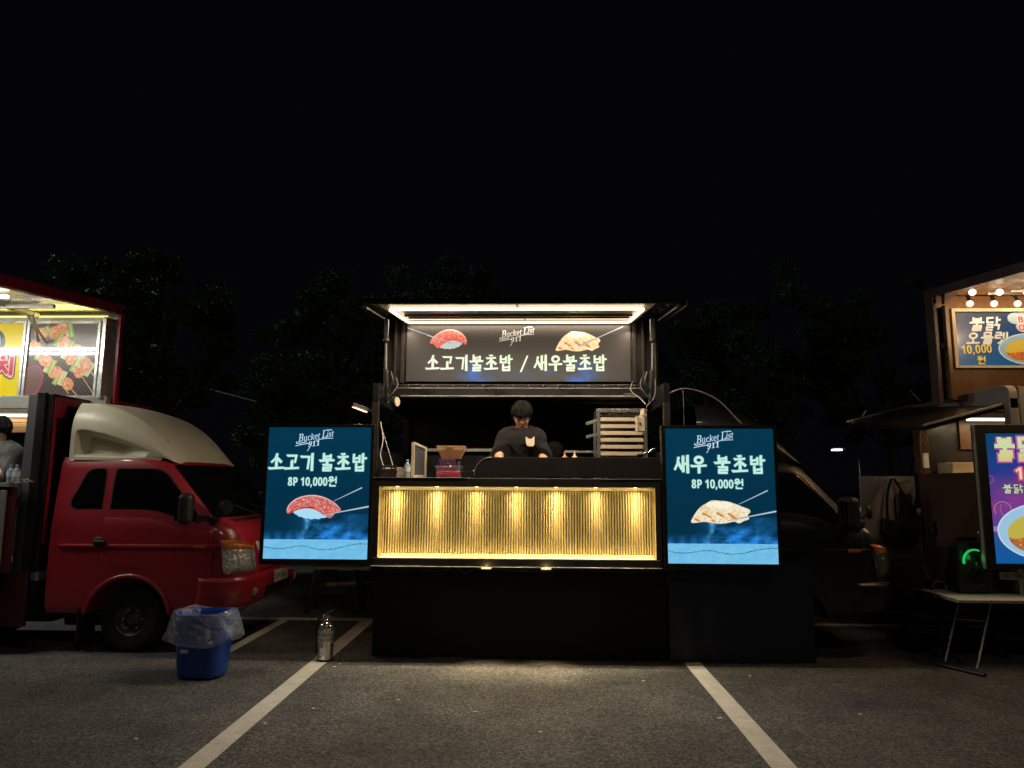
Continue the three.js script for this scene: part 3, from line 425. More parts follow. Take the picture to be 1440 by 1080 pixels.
function addCab(t, dx, dz, m) {
  const mv = (g) => [].concat(g).map((x) => x.clone().translate(dx, 0, dz)), P = (n, g, mat, par = t, o) => part(n, mv(g), mat, par, o);
  const body = P('cab_body', cabBodyGeo, m.paint);
  P('windshield', grid(30, 14, (s, u) => { const y = 1.245 + u * .5, w = .12 + (1.62 - .2 * u) * s; const wid = cabRow(y)[2]; const z = (1 - 2 * s) * wid * .9, q = Math.pow(1 - Math.pow(Math.abs(z) / wid, CAB.n), 1 / CAB.n), xf = cabRow(y)[1]; return V(xf - CAB.a + CAB.a * q + .010, y + .008, CAB.zc + z); }, true), M.glassDark, body);
  for (const side of [1, -1]) {
    P('quarter_window', sidePad(roundPoly([[-4.12, 1.30, .02], [-4.13, 1.735, .03], [-4.30, 1.735, .08], [-4.44, 1.37, .08], [-4.36, 1.30, .1]], .03), .006, side, .012, true), M.glassDark, body);
    P('side_window', sidePad(roundPoly([[-4.05, 1.30, .02], [-3.62, 1.30, .2], [-3.30, 1.215, .1], [-3.14, 1.215, .03], [-3.58, 1.735, .09], [-4.04, 1.735, .03]], .03), .006, side, .012, true), M.glassDark, body);
    P('door_gap', sidePad(roundPoly([[-4.112, .95, .03], [-4.092, .79, .12], [-3.99, .728, .1], [-3.59, .728, .1], [-3.33, .508, .1], [-3.05, .438, .08], [-2.988, .95, .05], [-3.008, 1.19, .03], [-3.34, 1.197, .1], [-3.62, 1.287, .2], [-4.112, 1.287, .02]], .04), .002, side, .008), M.rubber, body);
    for (const q of [[[-4.108, 1.288, .02], [-4.118, 1.747, .03], [-4.31, 1.747, .08], [-4.455, 1.365, .08], [-4.365, 1.288, .1]], [[-4.062, 1.288, .02], [-3.62, 1.288, .2], [-3.30, 1.203, .1], [-3.125, 1.203, .03], [-3.575, 1.747, .09], [-4.052, 1.747, .03]]]) P('window_seal', sidePad(roundPoly(q, .03), .003, side, .01), M.rubber, body);
    P('door', sidePad(roundPoly([[-4.1, .95, .03], [-4.08, .80, .12], [-3.99, .74, .1], [-3.59, .74, .1], [-3.33, .52, .1], [-3.06, .45, .08], [-3.0, .95, .05], [-3.02, 1.18, .03], [-3.34, 1.185, .1], [-3.62, 1.275, .2], [-4.1, 1.275, .02]], .04), .007, side, .014, true), m.paint, body);
    P('waist_crease', sidePad([[-4.5, .985], [-4.5, 1.0], [-3.02, 1.005], [-2.9, .995], [-3.02, .965], [-4.5, .97]], .016, side, .02), m.paint, body);
    P('arch_flare', (() => { const g = []; const pts = []; for (let i = 0; i <= 30; i++) { const a = -0.05 + Math.PI * 1.03 * i / 30; pts.push(V(ARCH[0] + .41 * Math.cos(a), Math.max(.37, ARCH[1] + .41 * Math.sin(a)), CAB.zc + side * (.838))); } g.push(tube(pts, .022, 60, 8)); return g; })(), m.paint, body);
    P('door_handle', [sph(-4.1, 1.02, CAB.zc + side * .853, .062, .05, .018), bx(-4.15, -4.03, 1.0, 1.035, CAB.zc + side * .85, CAB.zc + side * .878, .008)], M.plastic, body);
    P('side_marker', sidePad(roundPoly([[-3.19, .965], [-3.07, .965], [-3.07, 1.0], [-3.19, 1.0]], .012), .018, side, .02, true), m.marker, body);
    const mir = P('wing_mirror', [new RoundedBoxGeometry(.13, .29, .20, 4, .055).applyMatrix4(new THREE.Matrix4().makeShear(0, 0, 0, 0, 0, 0)).rotateY(side * .35).translate(-3.22, 1.34, CAB.zc + side * .99), bar(V(-3.16, 1.26, CAB.zc + side * .93), V(-3.06, 1.24, CAB.zc + side * .8), .035, .05), sph(-3.04, 1.23, CAB.zc + side * .81, .045, .05, .035)], M.plastic, body);
    const rm = P('round_mirror', [new THREE.CylinderGeometry(.078, .06, .035, 24).rotateZ(Math.PI / 2).rotateY(side * -.5).translate(-2.93, 1.345, CAB.zc + side * .78), bar(V(-3.05, 1.25, CAB.zc + side * .8), V(-2.95, 1.33, CAB.zc + side * .79), .016, .016)], M.plastic, body);
    P('mirror_glass', new THREE.CylinderGeometry(.07, .07, .006, 24).rotateZ(Math.PI / 2).rotateY(side * -.5).translate(-2.95, 1.345, CAB.zc + side * .77), M.glassDark, rm);
    P('mirror_glass', bx(-3.292, -3.284, 1.23, 1.45, CAB.zc + side * .92, CAB.zc + side * 1.06, .002).rotateY(0), M.chrome, mir);
    const f = (w) => (side > 0 ? w : 1.64 - w), W = (a, b) => side > 0 ? [a, b] : [f(b), f(a)];
    let [a, b] = W(-.12, .27);
    const hl = P('headlight', pad(a, b, .725, (s) => { const q = side > 0 ? s : 1 - s; return 1.045 - .1 * Math.pow(q, 3); }, .02, { bulge: .03 }), m.lens, body);
    P('indicator', pad(a + .004, b - .004, .93, (s) => { const q = side > 0 ? s : 1 - s; return 1.045 - .1 * Math.pow(q, 3); }, .023, { bulge: .028, nv: 6 }), m.amber ?? M.amber, hl);
    [a, b] = W(.12, .30); P('fog_lamp', pad(side > 0 ? .17 : 1.37, side > 0 ? .27 : 1.47, (s) => .53 - .006 - .047 * Math.sqrt(Math.max(0, 1 - (2 * s - 1) ** 2)), (s) => .53 + .006 + .047 * Math.sqrt(Math.max(0, 1 - (2 * s - 1) ** 2)), .034, { bulge: .02 }), M.lens, body);
  }
  P('bumper', pad(-.36, 2.0, .40, .70, .028, { nu: 70, nv: 12 }), m.paint, body);
  P('lower_grille', pad(.42, 1.22, .455, .575, .034, { nu: 24 }), M.plastic, body);
  P('hood_seam', pad(.3, 1.34, .715, .728, .006, { nu: 30, nv: 3 }), M.plastic, body);
  P('cowl', pad(.16, 1.48, 1.2, 1.232, .012, { nu: 30, nv: 3 }), M.plastic, body);
  for (const s of [.5, .9]) P('wiper', bar(V(-2.86, 1.245, CAB.zc + .6 - s), V(-2.99, 1.36, CAB.zc + .98 - s), .014, .014), M.plastic, body);
  addWheel(t, ARCH[0] + dx, -.38 + dz, 1); addWheel(t, ARCH[0] + dx, -1.79 + dz, -1);
  // roof fairing: flange, tucked-in flank, bulged crown
  P('roof_fairing', grid(120, 60, (v, u) => {
    const h = .62 * (1 - Math.pow(u, 2.5)) , hw = .76 - .06 * u * u, x0 = -4.52 + u * (1.32 - .0), a = v * 2 - 1, s = Math.sign(a), q = 1 - Math.abs(a); // q 0 at the flange, 1 at the ridge
    const k = Math.min(1, q / .62), yy = k < .12 ? .02 + .04 * k / .12 : .06 + (h * .94 - .06) * Math.pow((k - .12) / .88, 1.0), bulge = (k < .12 ? 1 : 1 - .19 * Math.max(0, Math.min(1, (k - .12) / .05)) * Math.max(0, Math.min(1, (.56 - .2 * u - k) / .07)) * Math.max(0, Math.min(1, (u - .05) * 14)) * Math.max(0, Math.min(1, (.8 - u) * 3.2)) - .16 * Math.pow(Math.max(0, (k - .45) / .55), 2.4));
    let z = s * hw * bulge, y = Math.min(yy, .06 + Math.max(0, h)); if (q > .62) { const r = (q - .62) / .38; z = s * hw * .84 * (1 - r); y = h * .94 + h * .06 * (1 - (1 - r) * (1 - r)); }
    const front = 1.0 + .10 * (1 - a * a); return V(-4.52 + u * (.86 + .19 * (1 - Math.pow(Math.abs(a), 3))), 1.775 + Math.max(.02 * (1 - q), y) - .02 * u, CAB.zc + z);
  }), m.fairing, body);
}
const flat = (w, h) => new THREE.PlaneGeometry(w, h);
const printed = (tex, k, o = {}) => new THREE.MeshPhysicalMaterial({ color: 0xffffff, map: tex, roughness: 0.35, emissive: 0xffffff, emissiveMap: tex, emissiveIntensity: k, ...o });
const screenMat = (tex, k) => new THREE.MeshPhysicalMaterial({ color: 0x050505, roughness: 0.3, emissive: 0xffffff, emissiveMap: tex, emissiveIntensity: k });

// ================================================================ the black sushi truck in the middle
{
  const t = thing('food_truck', 'black food truck with raised roof wing, sushi counter and fluted gold front panel', 'food truck', [-0.15, 0, -1]);
  const P = (n, g, m, par = t, o) => part(n, g, m, par, o);
  addCab(t, 6.1, -0.12, { paint: M.cabBlack, fairing: M.cabBlack, marker: M.amberDim, lens: M.lensShaded, amber: M.amberDim });  // headlight and indicator colours darkened to stand in for shade
  // cargo box
  P('floor', bx(-1.5, 1.24, .68, .74, -1.86, -.29), M.greyPaint);
  P('chassis', [bx(-1.4, 1.9, .48, .66, -.75, -.62), bx(-1.4, 1.9, .48, .66, -1.5, -1.37), bx(-1.3, -1.2, .45, .66, -1.6, -.5), bx(.9, 1, .45, .66, -1.6, -.5)], M.plastic);
  addWheel(t, -.55, -.5, 1); addWheel(t, -.55, -1.62, -1);
  const bw = P('back_wall', bx(-1.52, 1.26, .74, 2.42, -1.88, -1.84), M.blackMetal);
  P('back_bench', [bx(-1.25, -.3, 1.0, 1.9, -1.7, -1.25), bx(.1, .78, 1.0, 1.9, -1.7, -1.25)], M.black); each('bench_rail', [bx(-1.24, -.28, 1.925, 1.957, -1.24, -1.2), bx(.1, .78, 1.915, 1.94, -1.24, -1.2), bx(.76, .79, 1.6, 1.975, -1.24, -1.19)], M.brushed, t);
  P('back_wall_panel', [bx(-1.3, -.42, 1.5, 1.96, -1.84, -1.825), bx(-1.4, 1.1, 2.02, 2.335, -1.84, -1.83)], M.black, bw);
  P('back_roof', bx(-1.55, 1.28, 2.42, 2.48, -1.88, -.86), M.black);
  for (const [x, lab] of [[-1.5, 'l'], [1.24, 'r']]) {
    const s = Math.sign(x);
    P('end_rail', bx(x - .03, x + .03, 2.33, 2.52, -1.86, -.14, .006), M.black);
    each('corner_post', [bx(x - .035, x + .035, .74, 2.36, -1.86, -1.79), bx(x - .03, x + .03, 1.62, 2.34, -.2, -.13)], M.bronze, t);
    P('end_panel', bx(x - .02, x + .02, .74, 1.9, -1.79, -.2), M.blackMetal);
    P('end_rail_trim', [bx(x - .034, x + .034, 2.52, 2.526, -1.84, -.14), bx(x + s * -.034, x + s * -.028, 2.335, 2.345, -1.84, -.14)], M.bronze);
  }
  // raised wing: riser with the banner, canopy over the counter
  P('riser', bx(-1.58, 1.29, 2.45, 3.31, -.86, -.82), M.blackMetal);
  each('riser_frame', [bx(-1.40, -1.36, 2.62, 3.27, -.82, -.79), bx(1.02, 1.06, 2.62, 3.27, -.82, -.79), bx(-1.47, -1.445, 2.6, 3.3, -.82, -.77), bx(1.12, 1.145, 2.6, 3.3, -.82, -.77), bx(-1.56, -1.545, 2.5, 3.31, -.82, -.72), bx(1.24, 1.255, 2.5, 3.31, -.82, -.72)], M.bronze, t);
  P('hinge_beam', [bx(-1.55, 1.27, 2.455, 2.60, -.82, -.74, .01)], M.black);
  P('hinge_beam_trim', [bx(-1.42, 1.1, 2.553, 2.561, -.745, -.733), bx(-1.38, 1.06, 2.468, 2.482, -.745, -.733)], M.brushed);
  P('rivet', (() => { const a = []; for (let i = 0; i < 16; i++) a.push(sph(-1.3 + i * .155, 2.585, -.738, .006, .006, .004, 6)); return a; })(), M.brushed, t, { kind: 'stuff' });
  const yc = (z) => 3.285 - (z + .82) * .1; // canopy underside
  const cx0 = -1.55, cx1 = 1.31, zf = .37;
  const can = P('canopy', slab(V(cx0, yc(zf) + .05, zf), V(cx1, yc(zf) + .05, zf), V(cx1, yc(-.84) + .05, -.84), V(cx0, yc(-.84) + .05, -.84), .04), M.black);
  P('canopy_lining', slab(V(-1.4, yc(.36), .355), V(1.07, yc(.36), .355), V(1.07, yc(-.8), -.8), V(-1.4, yc(-.8), -.8), -.008), M.canopyWarm, can);
  P('canopy_rib', [bx(-1.28, .96, yc(-.3) - .02, yc(-.3), -.325, -.3), bx(-1.28, .96, yc(-.52) - .015, yc(-.52), -.54, -.52), bx(-.16, -.145, yc(.2) - .02, yc(.2), .2, .33), bx(-.10, -.085, yc(-.4) - .03, yc(-.4), -.5, -.3)], M.bronze, can);
  each('canopy_edge', [bar(V(cx0, yc(-.82) + .02, -.82), V(cx0, yc(zf) + .02, zf), .05, .08), bar(V(cx1, yc(-.82) + .02, -.82), V(cx1, yc(zf) + .02, zf), .05, .08), bar(V(cx0, yc(zf) + .02, zf), V(cx1, yc(zf) + .02, zf), .03, .035)], M.cloth, can);
  each('canopy_edge_trim', [bar(V(cx0 + .05, yc(-.6) - .03, -.6), V(cx0 + .05, yc(zf - .02) - .03, zf - .02), .012, .012), bar(V(cx1 - .05, yc(-.6) - .03, -.6), V(cx1 - .05, yc(zf - .02) - .03, zf - .02), .012, .012), bar(V(cx1 + .03, yc(-.75), -.75), V(cx1 + .03, yc(zf), zf), .008, .05)], M.brushed, can);
  // four warm LED profiles in a rectangle under the canopy
  const lx0 = -1.315, lx1 = .985, lz0 = -.74, lz1 = .22, lamp = glow(L(1, .78, .50), 2.6), T = (a, b, n) => P('led_profile', bar(a, b, .028, .02), lamp, can);
  const dy = .028; T(V(lx0, yc(lz1) - dy, lz1), V(lx1, yc(lz1) - dy, lz1)); T(V(lx0, yc(lz0) - dy, lz0), V(lx1, yc(lz0) - dy, lz0)); T(V(lx0, yc(lz0) - dy, lz0 + .02), V(lx0, yc(lz1) - dy, lz1 - .02)); T(V(lx1, yc(lz0) - dy, lz0 + .02), V(lx1, yc(lz1) - dy, lz1 - .02));
  P('led_tray', [bar(V(lx0, yc(lz1) - .008, lz1), V(lx1, yc(lz1) - .008, lz1), .05, .014), bar(V(lx0, yc(lz0) - .008, lz0), V(lx1, yc(lz0) - .008, lz0), .05, .014)], M.brushed, can);
  const LEDC = L(1, .82, .6), cxm = (lx0 + lx1) / 2, down = (z, I) => areaLight('canopy_led_light', LEDC, I, lx1 - lx0, .03, V(cxm, yc(z) - .045, z), V(cxm, 0, z + .12));
  down(lz1, 300); down(lz0, 30); areaLight('canopy_up_light', LEDC, 4, lx1 - lx0, .03, V(cxm, yc(lz1) - .012, lz1 + .04), V(cxm, 5, lz1 - 1)); areaLight('canopy_up_light', LEDC, 4, lx1 - lx0, .03, V(cxm, yc(lz0) - .012, lz0 + .04), V(cxm, 5, lz0 + 1));
  for (const x of [lx0, lx1]) { areaLight('canopy_led_light', LEDC, 55, .03, lz1 - lz0, V(x, yc((lz0 + lz1) / 2) - .045, (lz0 + lz1) / 2), V(x, 0, (lz0 + lz1) / 2 + .1)); }
  // gas struts, hoses and cables at both ends
  for (const s of [-1, 1]) {
    const x = s < 0 ? -1.4 : 1.1;
    const st = P('gas_strut', rod(V(x, 2.34, -.2), V(x + s * .02, 2.66, -.2), .022, 12), M.plastic);
    P('strut_rod', rod(V(x + s * .02, 2.6, -.2), V(x + s * .03, 2.93, -.2), .009, 10), M.greyPaint, st);
    P('strut_joint', [sph(x + s * .03, 2.95, -.2, .03), bx(x + s * .03 - .02, x + s * .03 + .02, 2.93, 3.16, -.22, -.18, .008)], M.plastic, st);
    P('hydraulic_hose', [tube([V(x + s * -.03, 2.64, -.18), V(x - s * .05, 2.55, -.16), V(x - s * .0, 2.44, -.18), V(x + s * .04, 2.36, -.2)], .011), tube([V(x - s * .06, 2.6, -.3), V(x - s * .09, 2.5, -.2), V(x - s * .03, 2.4, -.16), V(x + s * .02, 2.33, -.18)], .009)], M.plastic);
  }
  P('power_cable', [tube([V(1.0, 2.62, -.7), V(.96, 2.5, -.5), V(1.02, 2.4, -.3), V(1.06, 2.32, -.18)], .006), tube([V(.92, 2.5, -.74), V(1.0, 2.46, -.5), V(1.05, 2.33, -.18)], .005), tube([V(1.15, 2.58, -.2), V(1.13, 2.4, -.17), V(1.05, 2.3, -.17)], .005)], M.greyPaint);
  P('white_cable', [tube([V(-1.45, 2.16, -.16), V(-1.42, 1.98, -.14), V(-1.44, 1.84, -.14), V(-1.4, 1.72, -.15)], .006), tube([V(-1.44, 2.1, -.14), V(-1.38, 1.9, -.2), V(-1.32, 1.7, -.22)], .005)], M.white);
  // counter front: dark frame, gold border, fluted gold panel
  const cf = P('counter_frame', [bx(-1.477, 1.146, 1.557, 1.634, -.27, 0, .005), bx(-1.455, 1.131, .850, .919, -.27, .0015, .005), bx(-1.475, -1.411, .9195, 1.5565, -.27, -.0015, .004), bx(1.091, 1.144, .9195, 1.5565, -.27, -.0015, .004)], M.counterFrame);
  P('counter_lip', [bx(-1.47, 1.14, .842, .850, -.03, .012, .002), bx(.6, 1.146, 1.6285, 1.6335, 0, .0035, .001), bx(-1.477, -.6, 1.633, 1.6375, -.2, .004, .001)], M.brushed, cf);
  const gz = -.06; P('gold_border', [bx(-1.412, 1.092, 1.522, 1.557, -.09, gz + .004, .003), bx(-1.412, 1.092, .919, .955, -.09, gz + .004, .003), bx(-1.412, -1.388, .955, 1.522, -.09, gz + .003, .003), bx(1.068, 1.092, .955, 1.522, -.09, gz + .003, .003), bx(-1.4118, -1.409, .92, 1.556, gz, -.002, 0), bx(1.0895, 1.0915, .92, 1.556, gz, -.002, 0), bx(-1.41, 1.09, .919, .9215, gz, -.002, 0)], M.gold, cf);
  const NF = 102, flutes = grid(NF * 10, 1, (u, v) => { const q = u * NF, f = q - Math.floor(q + 1e-9), e = 2 * Math.min(1, f / .8) - 1; return V(-1.388 + 2.456 * u, 1.522 - v * .567, gz - .034 + (f > .8 ? 0 : .010 + .02 * Math.sqrt(Math.max(0, 1 - e * e))) + .004 * (hash2(Math.floor(q), 3) - .5)); }, true);
  P('fluted_panel', toCreasedNormals(flutes.toNonIndexed(), .9), M.gold, cf, { kind: 'stuff', label: 'gold fluted panel of narrow vertical reeds lit from above' });
  const bulb = glow(L(1, .86, .52), 4);
  for (let i = 0; i < 7; i++) {
    const x = at(558 + i * 56, 686, 0).x; P('downlight', [lathe([[0, 0], [.014, 0], [.015, .002], [.015, .004]], x, 1.5527, -.03, 16)], bulb, cf);
    const k = .85 + .3 * hash2(i, 77), dx = .02 * (hash2(i, 5) - .5); for (const [I, a] of [[.55, 1.15], [1.25, .62], [2.8, .32]]) spot('counter_downlight', L(1, .84, .54), I * k, V(x, 1.543, .002), V(x + dx, 1.0, -.052), a, 1, .6); 
  }
  P('led_strip', bx(-1.4, 1.08, .9225, .928, -.036, -.016, .001), glow(L(1, .80, .42), 2.2), cf);
  areaLight('counter_strip_light', L(1, .84, .48), 32, 2.46, .012, V(-.16, .93, -.02), V(-.16, 1.3, -.09));
  areaLight('counter_wash_light', L(1, .84, .48), 22, 2.46, .012, V(-.16, 1.552, -.008), V(-.16, 1.0, -.08));
  P('counter_top', bx(-1.46, 1.13, 1.6, 1.626, -.42, -.02), M.black);
  P('work_table', bx(-.6, 1.15, 1.58, 1.61, -.42, -.38), M.steel);
  const sh = new THREE.Shape(); sh.moveTo(-.545, 1.635); sh.absarc(-.385, 1.665, .16, Math.PI, Math.PI / 2, true); sh.lineTo(1.13, 1.826); sh.lineTo(1.142, 1.82); sh.lineTo(1.142, 1.635);
  P('splash_guard', extr(sh, -.026, -.004, .003, 20), M.blackGloss);
  P('guard_edge', tube([...Array(9)].map((_, i) => V(-.385 + .16 * Math.cos(Math.PI - i * Math.PI / 16), 1.665 + .16 * Math.sin(Math.PI - i * Math.PI / 16), -.004)), .003, 24, 6), M.brushed);
  // downward lamps and loose cable under the counter
  for (const px of [684, 768]) { const x = at(px, 797, 0).x; P('under_counter_lamp', [bx(x - .045, x + .045, .832, .846, .006, .03, .003)], glow(L(1, .72, .25), 1.1)); spot('under_counter_light', L(1, .76, .44), 3.4, V(x, .825, .02), V(x, 0, .17), .5, .9, 2); point('under_counter_glow', L(1, .72, .28), .03, V(x, .842, .04), .4); }
  P('counter_cable', [tube([V(-1.35, .83, -.03), V(-1.25, .79, -.02), V(-1.1, .835, -.02), V(-.9, .8, -.02), V(-.7, .84, -.02), V(-.62, .79, -.01), V(-.52, .835, -.02)], .007, 40), tube([V(-.5, .83, -.03), V(0, .81, -.02), V(.3, .83, -.02), V(.9, .81, -.02), V(1.1, .83, -.02)], .006, 40)], M.plastic);
  each('counter_bracket', [-1.3, -1.18, -.8, -.1, .55, 1.0].map((x) => bx(x - .03, x + .03, .81, .842, -.1, -.005, .006)), M.plastic, t);
  // cloth skirts down to the tarmac
  const cloth = (x0, x1, y1, z0, amp) => grid(Math.round((x1 - x0) * 40), 10, (u, v) => { const x = x0 + (x1 - x0) * u; return V(x, .012 + (y1 - .012) * v, z0 + amp * (Math.sin(x * 11) + .6 * Math.sin(x * 23 + 1) + .5 * Math.sin(x * 5)) * (1 - .6 * v)); });
  P('skirt', cloth(-1.49, 1.215, .848, -.25, .005), M.cloth); P('side_skirt', [cloth(1.225, 2.52, .9, -.2, .008)], M.glowTintCloth);
  P('fairing_highlight', [rod(V(1.46, 2.02, -.45), V(1.46, 2.5, -.45), .004, 6), tube([V(1.3, 2.46, -.4), V(1.46, 2.51, -.4), V(1.75, 2.42, -.4), V(2.0, 2.17, -.4)], .008)], M.brushed);  // bright metal arc stands in for the highlight along the roof fairing

  const ban = thing('menu_banner', 'wide dark banner with two sushi pictures and Korean lettering under the black truck canopy', 'menu banner', [-.16, 2.63, -.79]);
  part('panel', bx(-1.345, 1.006, 2.628, 3.245, -.82, -.782, .003), M.black, ban);
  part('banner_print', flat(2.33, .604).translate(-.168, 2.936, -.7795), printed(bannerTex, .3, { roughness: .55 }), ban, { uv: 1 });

  for (const [kind, x0, x1, y0, y1, lab] of [['beef', -2.452, -1.502, .903, 2.093, 'tall lit blue menu screen with beef sushi left of the gold counter'], ['shrimp', 1.193, 2.164, .892, 2.091, 'tall lit blue menu screen with shrimp sushi right of the gold counter']]) {
    const s = thing('menu_screen', lab, 'menu screen', [(x0 + x1) / 2, .85, -.05]);
    part('casing', [bx(x0 - .035, x1 + .03, y0 - .05, y1 + .03, -.09, -.012, .008), bx(x0 - .035, x0, y0 - .05, y1 + .03, -.012, .003, .003), bx(x1, x1 + .03, y0 - .05, y1 + .03, -.012, .003, .003), bx(x0, x1, y1, y1 + .03, -.012, .0025, .003), bx(x0, x1, y0 - .05, y0, -.012, .0025, .003)], M.black, s);
    part('display', flat(x1 - x0, y1 - y0).translate((x0 + x1) / 2, (y0 + y1) / 2, -.006), screenMat(menuScreen(kind), 1.0), s, { uv: 1 });
    if (kind === 'beef') part('mount_rail', [bx(x0 + .2, x1 + .02, .81, .842, -.06, -.03, .004)], M.brushed, s); else part('mount_rail', bx(x0 - .05, x1 - .3, .9, 1.0, -.13, -.09, .004), M.black, s);
    areaLight('menu_screen_light', L(.16, .42, .75), .9, x1 - x0, y1 - y0, V((x0 + x1) / 2, (y0 + y1) / 2, .008), V((x0 + x1) / 2, (y0 + y1) / 2, 2));
  }
  // small lamp at the rear corner
  const ld = thing('flood_lamp', 'small lit flood lamp on the rear corner of the black truck, above the beef screen', 'lamp', [-1.66, 2.22, -.2]);
  part('housing', [bar(V(-1.73, 2.335, -.25), V(-1.57, 2.275, -.2), .05, .03), rod(V(-1.57, 2.27, -.2), V(-1.52, 2.27, -.2), .012)], M.brushed, ld);
  part('lamp_face', bar(V(-1.735, 2.305, -.235), V(-1.60, 2.255, -.19), .045, .008), glow(L(1, .62, .42), 3), ld);
  spot('flood_lamp_light', L(1, .66, .42), 1.2, V(-1.67, 2.26, -.21), V(-1.8, 0, .0), 1.1, 1, 1.5);
  const mr = thing('round_light', 'small round lamp with pale lens inside the left end of the black truck', 'lamp', [-1.36, 2.36, -.2]);
  part('housing', new THREE.CylinderGeometry(.052, .05, .03, 20).rotateZ(Math.PI / 2).rotateY(-.35).translate(-1.335, 2.36, -.25), M.plastic, mr); part('lens', new THREE.CylinderGeometry(.044, .044, .012, 20).rotateZ(Math.PI / 2).rotateY(-.35).translate(-1.316, 2.36, -.243), M.beige, mr);
}

// ================================================================ the red truck on the left
{
  const t = thing('food_truck', 'red truck with white roof fairing and yellow lit poster stall, nose towards the black truck', 'food truck', [-4.5, 0, -1]);
  const P = (n, g, m, par = t, o) => part(n, g, m, par, o);
  addCab(t, 0, 0, { paint: M.red, fairing: M.cream, marker: M.amberDim, lens: M.lens });
  const body = t.children.find((c) => c.name === 'cab_body');
  const hood = P('hood_sticker', pad(.34, .52, (s) => .99 - .16 * s + .05 * Math.sin(Math.PI * s) * -1, (s) => 1.01 - .14 * s + .05 * Math.sin(Math.PI * s), .004, { nu: 16, nv: 8 }), M.white, body, { label: 'white oval sticker on the red nose' });
  P('licence_plate', (() => { const a = cabOutline(.6, .62, .05), b = cabOutline(.6, 1.02, .05), g = flat(a.distanceTo(b), .125); const d = b.clone().sub(a); return g.rotateX(-.06).rotateY(Math.atan2(-d.z, d.x)).translate((a.x + b.x) / 2, .628, (a.z + b.z) / 2); })(), new THREE.MeshStandardMaterial({ map: plateTex, roughness: .4 }), body, { uv: 1 });
  P('chassis', [bx(-7.2, -4.3, .45, .62, -.75, -.62), bx(-7.2, -4.3, .45, .62, -1.5, -1.37)], M.plastic); P('added_fuel_tank', [bx(-5.8, -4.75, .2, .6, -1.0, -.62, .06)], M.plastic); P('added_tool_box', [bx(-4.7, -4.25, .16, .62, -1.6, -.7, .03)], M.plastic); P('added_mud_flap', bx(-4.27, -4.255, .1, .5, -.52, -.24, .004), M.rubber); P('added_axle', [rod(V(-3.79, .3, -1.7), V(-3.79, .3, -.45), .05, 12), bx(-4.1, -3.2, .2, .42, -1.4, -.75, .04)], M.plastic); addWheel(t, -6.3, -.4, 1); addWheel(t, -6.3, -1.72, -1);  // tank, box, flap and axle: unseen, added to block light under the truck
  // box
  P('floor', bx(-7.2, -4.66, .66, .74, -1.88, -.2), M.greyPaint);
  const bh = P('bulkhead', bx(-4.72, -4.665, .5, 2.43, -1.87, -.2, .006), M.black);
  P('bulkhead_trim', [bx(-4.664, -4.655, 1.0, 2.40, -.27, -.225, .002), bx(-4.664, -4.655, 2.33, 2.40, -1.85, -.27, .002), bx(-4.664, -4.655, 2.2, 2.33, -.4, -.27, .002), bx(-4.70, -4.6, 2.40, 2.47, -1.87, -1.2, .004)], M.redTrim, bh);
  P('corner_post', [bx(-4.80, -4.72, .5, 2.44, -.26, -.17, .006)], M.black); P('door_edge', [bx(-4.90, -4.80, .5, 2.42, -.24, -.19, .006)], std(.06, .062, .065, .6, 0, { map: rep(wearMap, .8) }));
  P('back_wall', bx(-7.2, -4.72, .74, 2.42, -1.9, -1.86), M.wallGrey);
  P('plank_panel', (() => { const a = []; for (let i = 0; i < 5; i++) a.push(bx(-7.2, -4.74, 2.02 + i * .065, 2.08 + i * .065, -1.86, -1.842, .004)); return a; })(), M.wood, t, { kind: 'stuff' });
  P('back_counter', [bx(-7.2, -4.74, 1.5, 2.0, -1.84, -1.45), bx(-7.2, -4.74, 1.99, 2.02, -1.86, -1.43)], M.greyPaint); P('fridge', [bx(-6.3, -5.2, 1.2, 1.96, -1.43, -1.2, .02), bx(-6.4, -5.5, 2.03, 2.14, -1.7, -1.45, .03)], M.darkBlue);
  P('led_strip', bx(-7.2, -4.78, 2.35, 2.38, -1.84, -1.81, .004), glow(L(1, .9, .72), 3)); areaLight('interior_led_light', L(1, .88, .68), 22, 2.4, .03, V(-5.99, 2.345, -1.8), V(-5.99, 1, -1.3));
  P('back_roof', bx(-7.25, -4.66, 2.42, 2.48, -1.9, -.9), M.redDark);
  P('hinge_beam', [bx(-7.2, -4.5, 2.34, 2.48, -.9, -.78, .01)], M.wallGrey);
  P('riser', bx(-7.25, -4.5, 2.46, 3.42, -.93, -.88), M.wallGrey);
  P('riser_edge', [bx(-4.495, -4.455, 2.3, 3.44, -.93, -.86, .008)], M.redTrim); P('riser_column', [bx(-4.63, -4.60, 2.48, 3.34, -.88, -.82), bx(-4.575, -4.54, 2.45, 3.32, -.88, -.74)], M.alu);
  const yc = (z) => 3.40 - (z + .88) * .10, can = P('canopy', slab(V(-7.25, yc(1.1) + .05, 1.1), V(-4.48, yc(1.1) + .05, 1.1), V(-4.48, yc(-.9) + .05, -.9), V(-7.25, yc(-.9) + .05, -.9), .045), M.wallGrey);
  P('canopy_edge', [bar(V(-4.47, yc(-.92) + .03, -.92), V(-4.47, yc(1.1) + .03, 1.1), .03, .1)], M.redTrim, can); P('canopy_gasket', [bar(V(-4.495, yc(-.85) - .01, -.85), V(-4.495, yc(1.1) - .01, 1.1), .02, .03)], M.plastic, can);
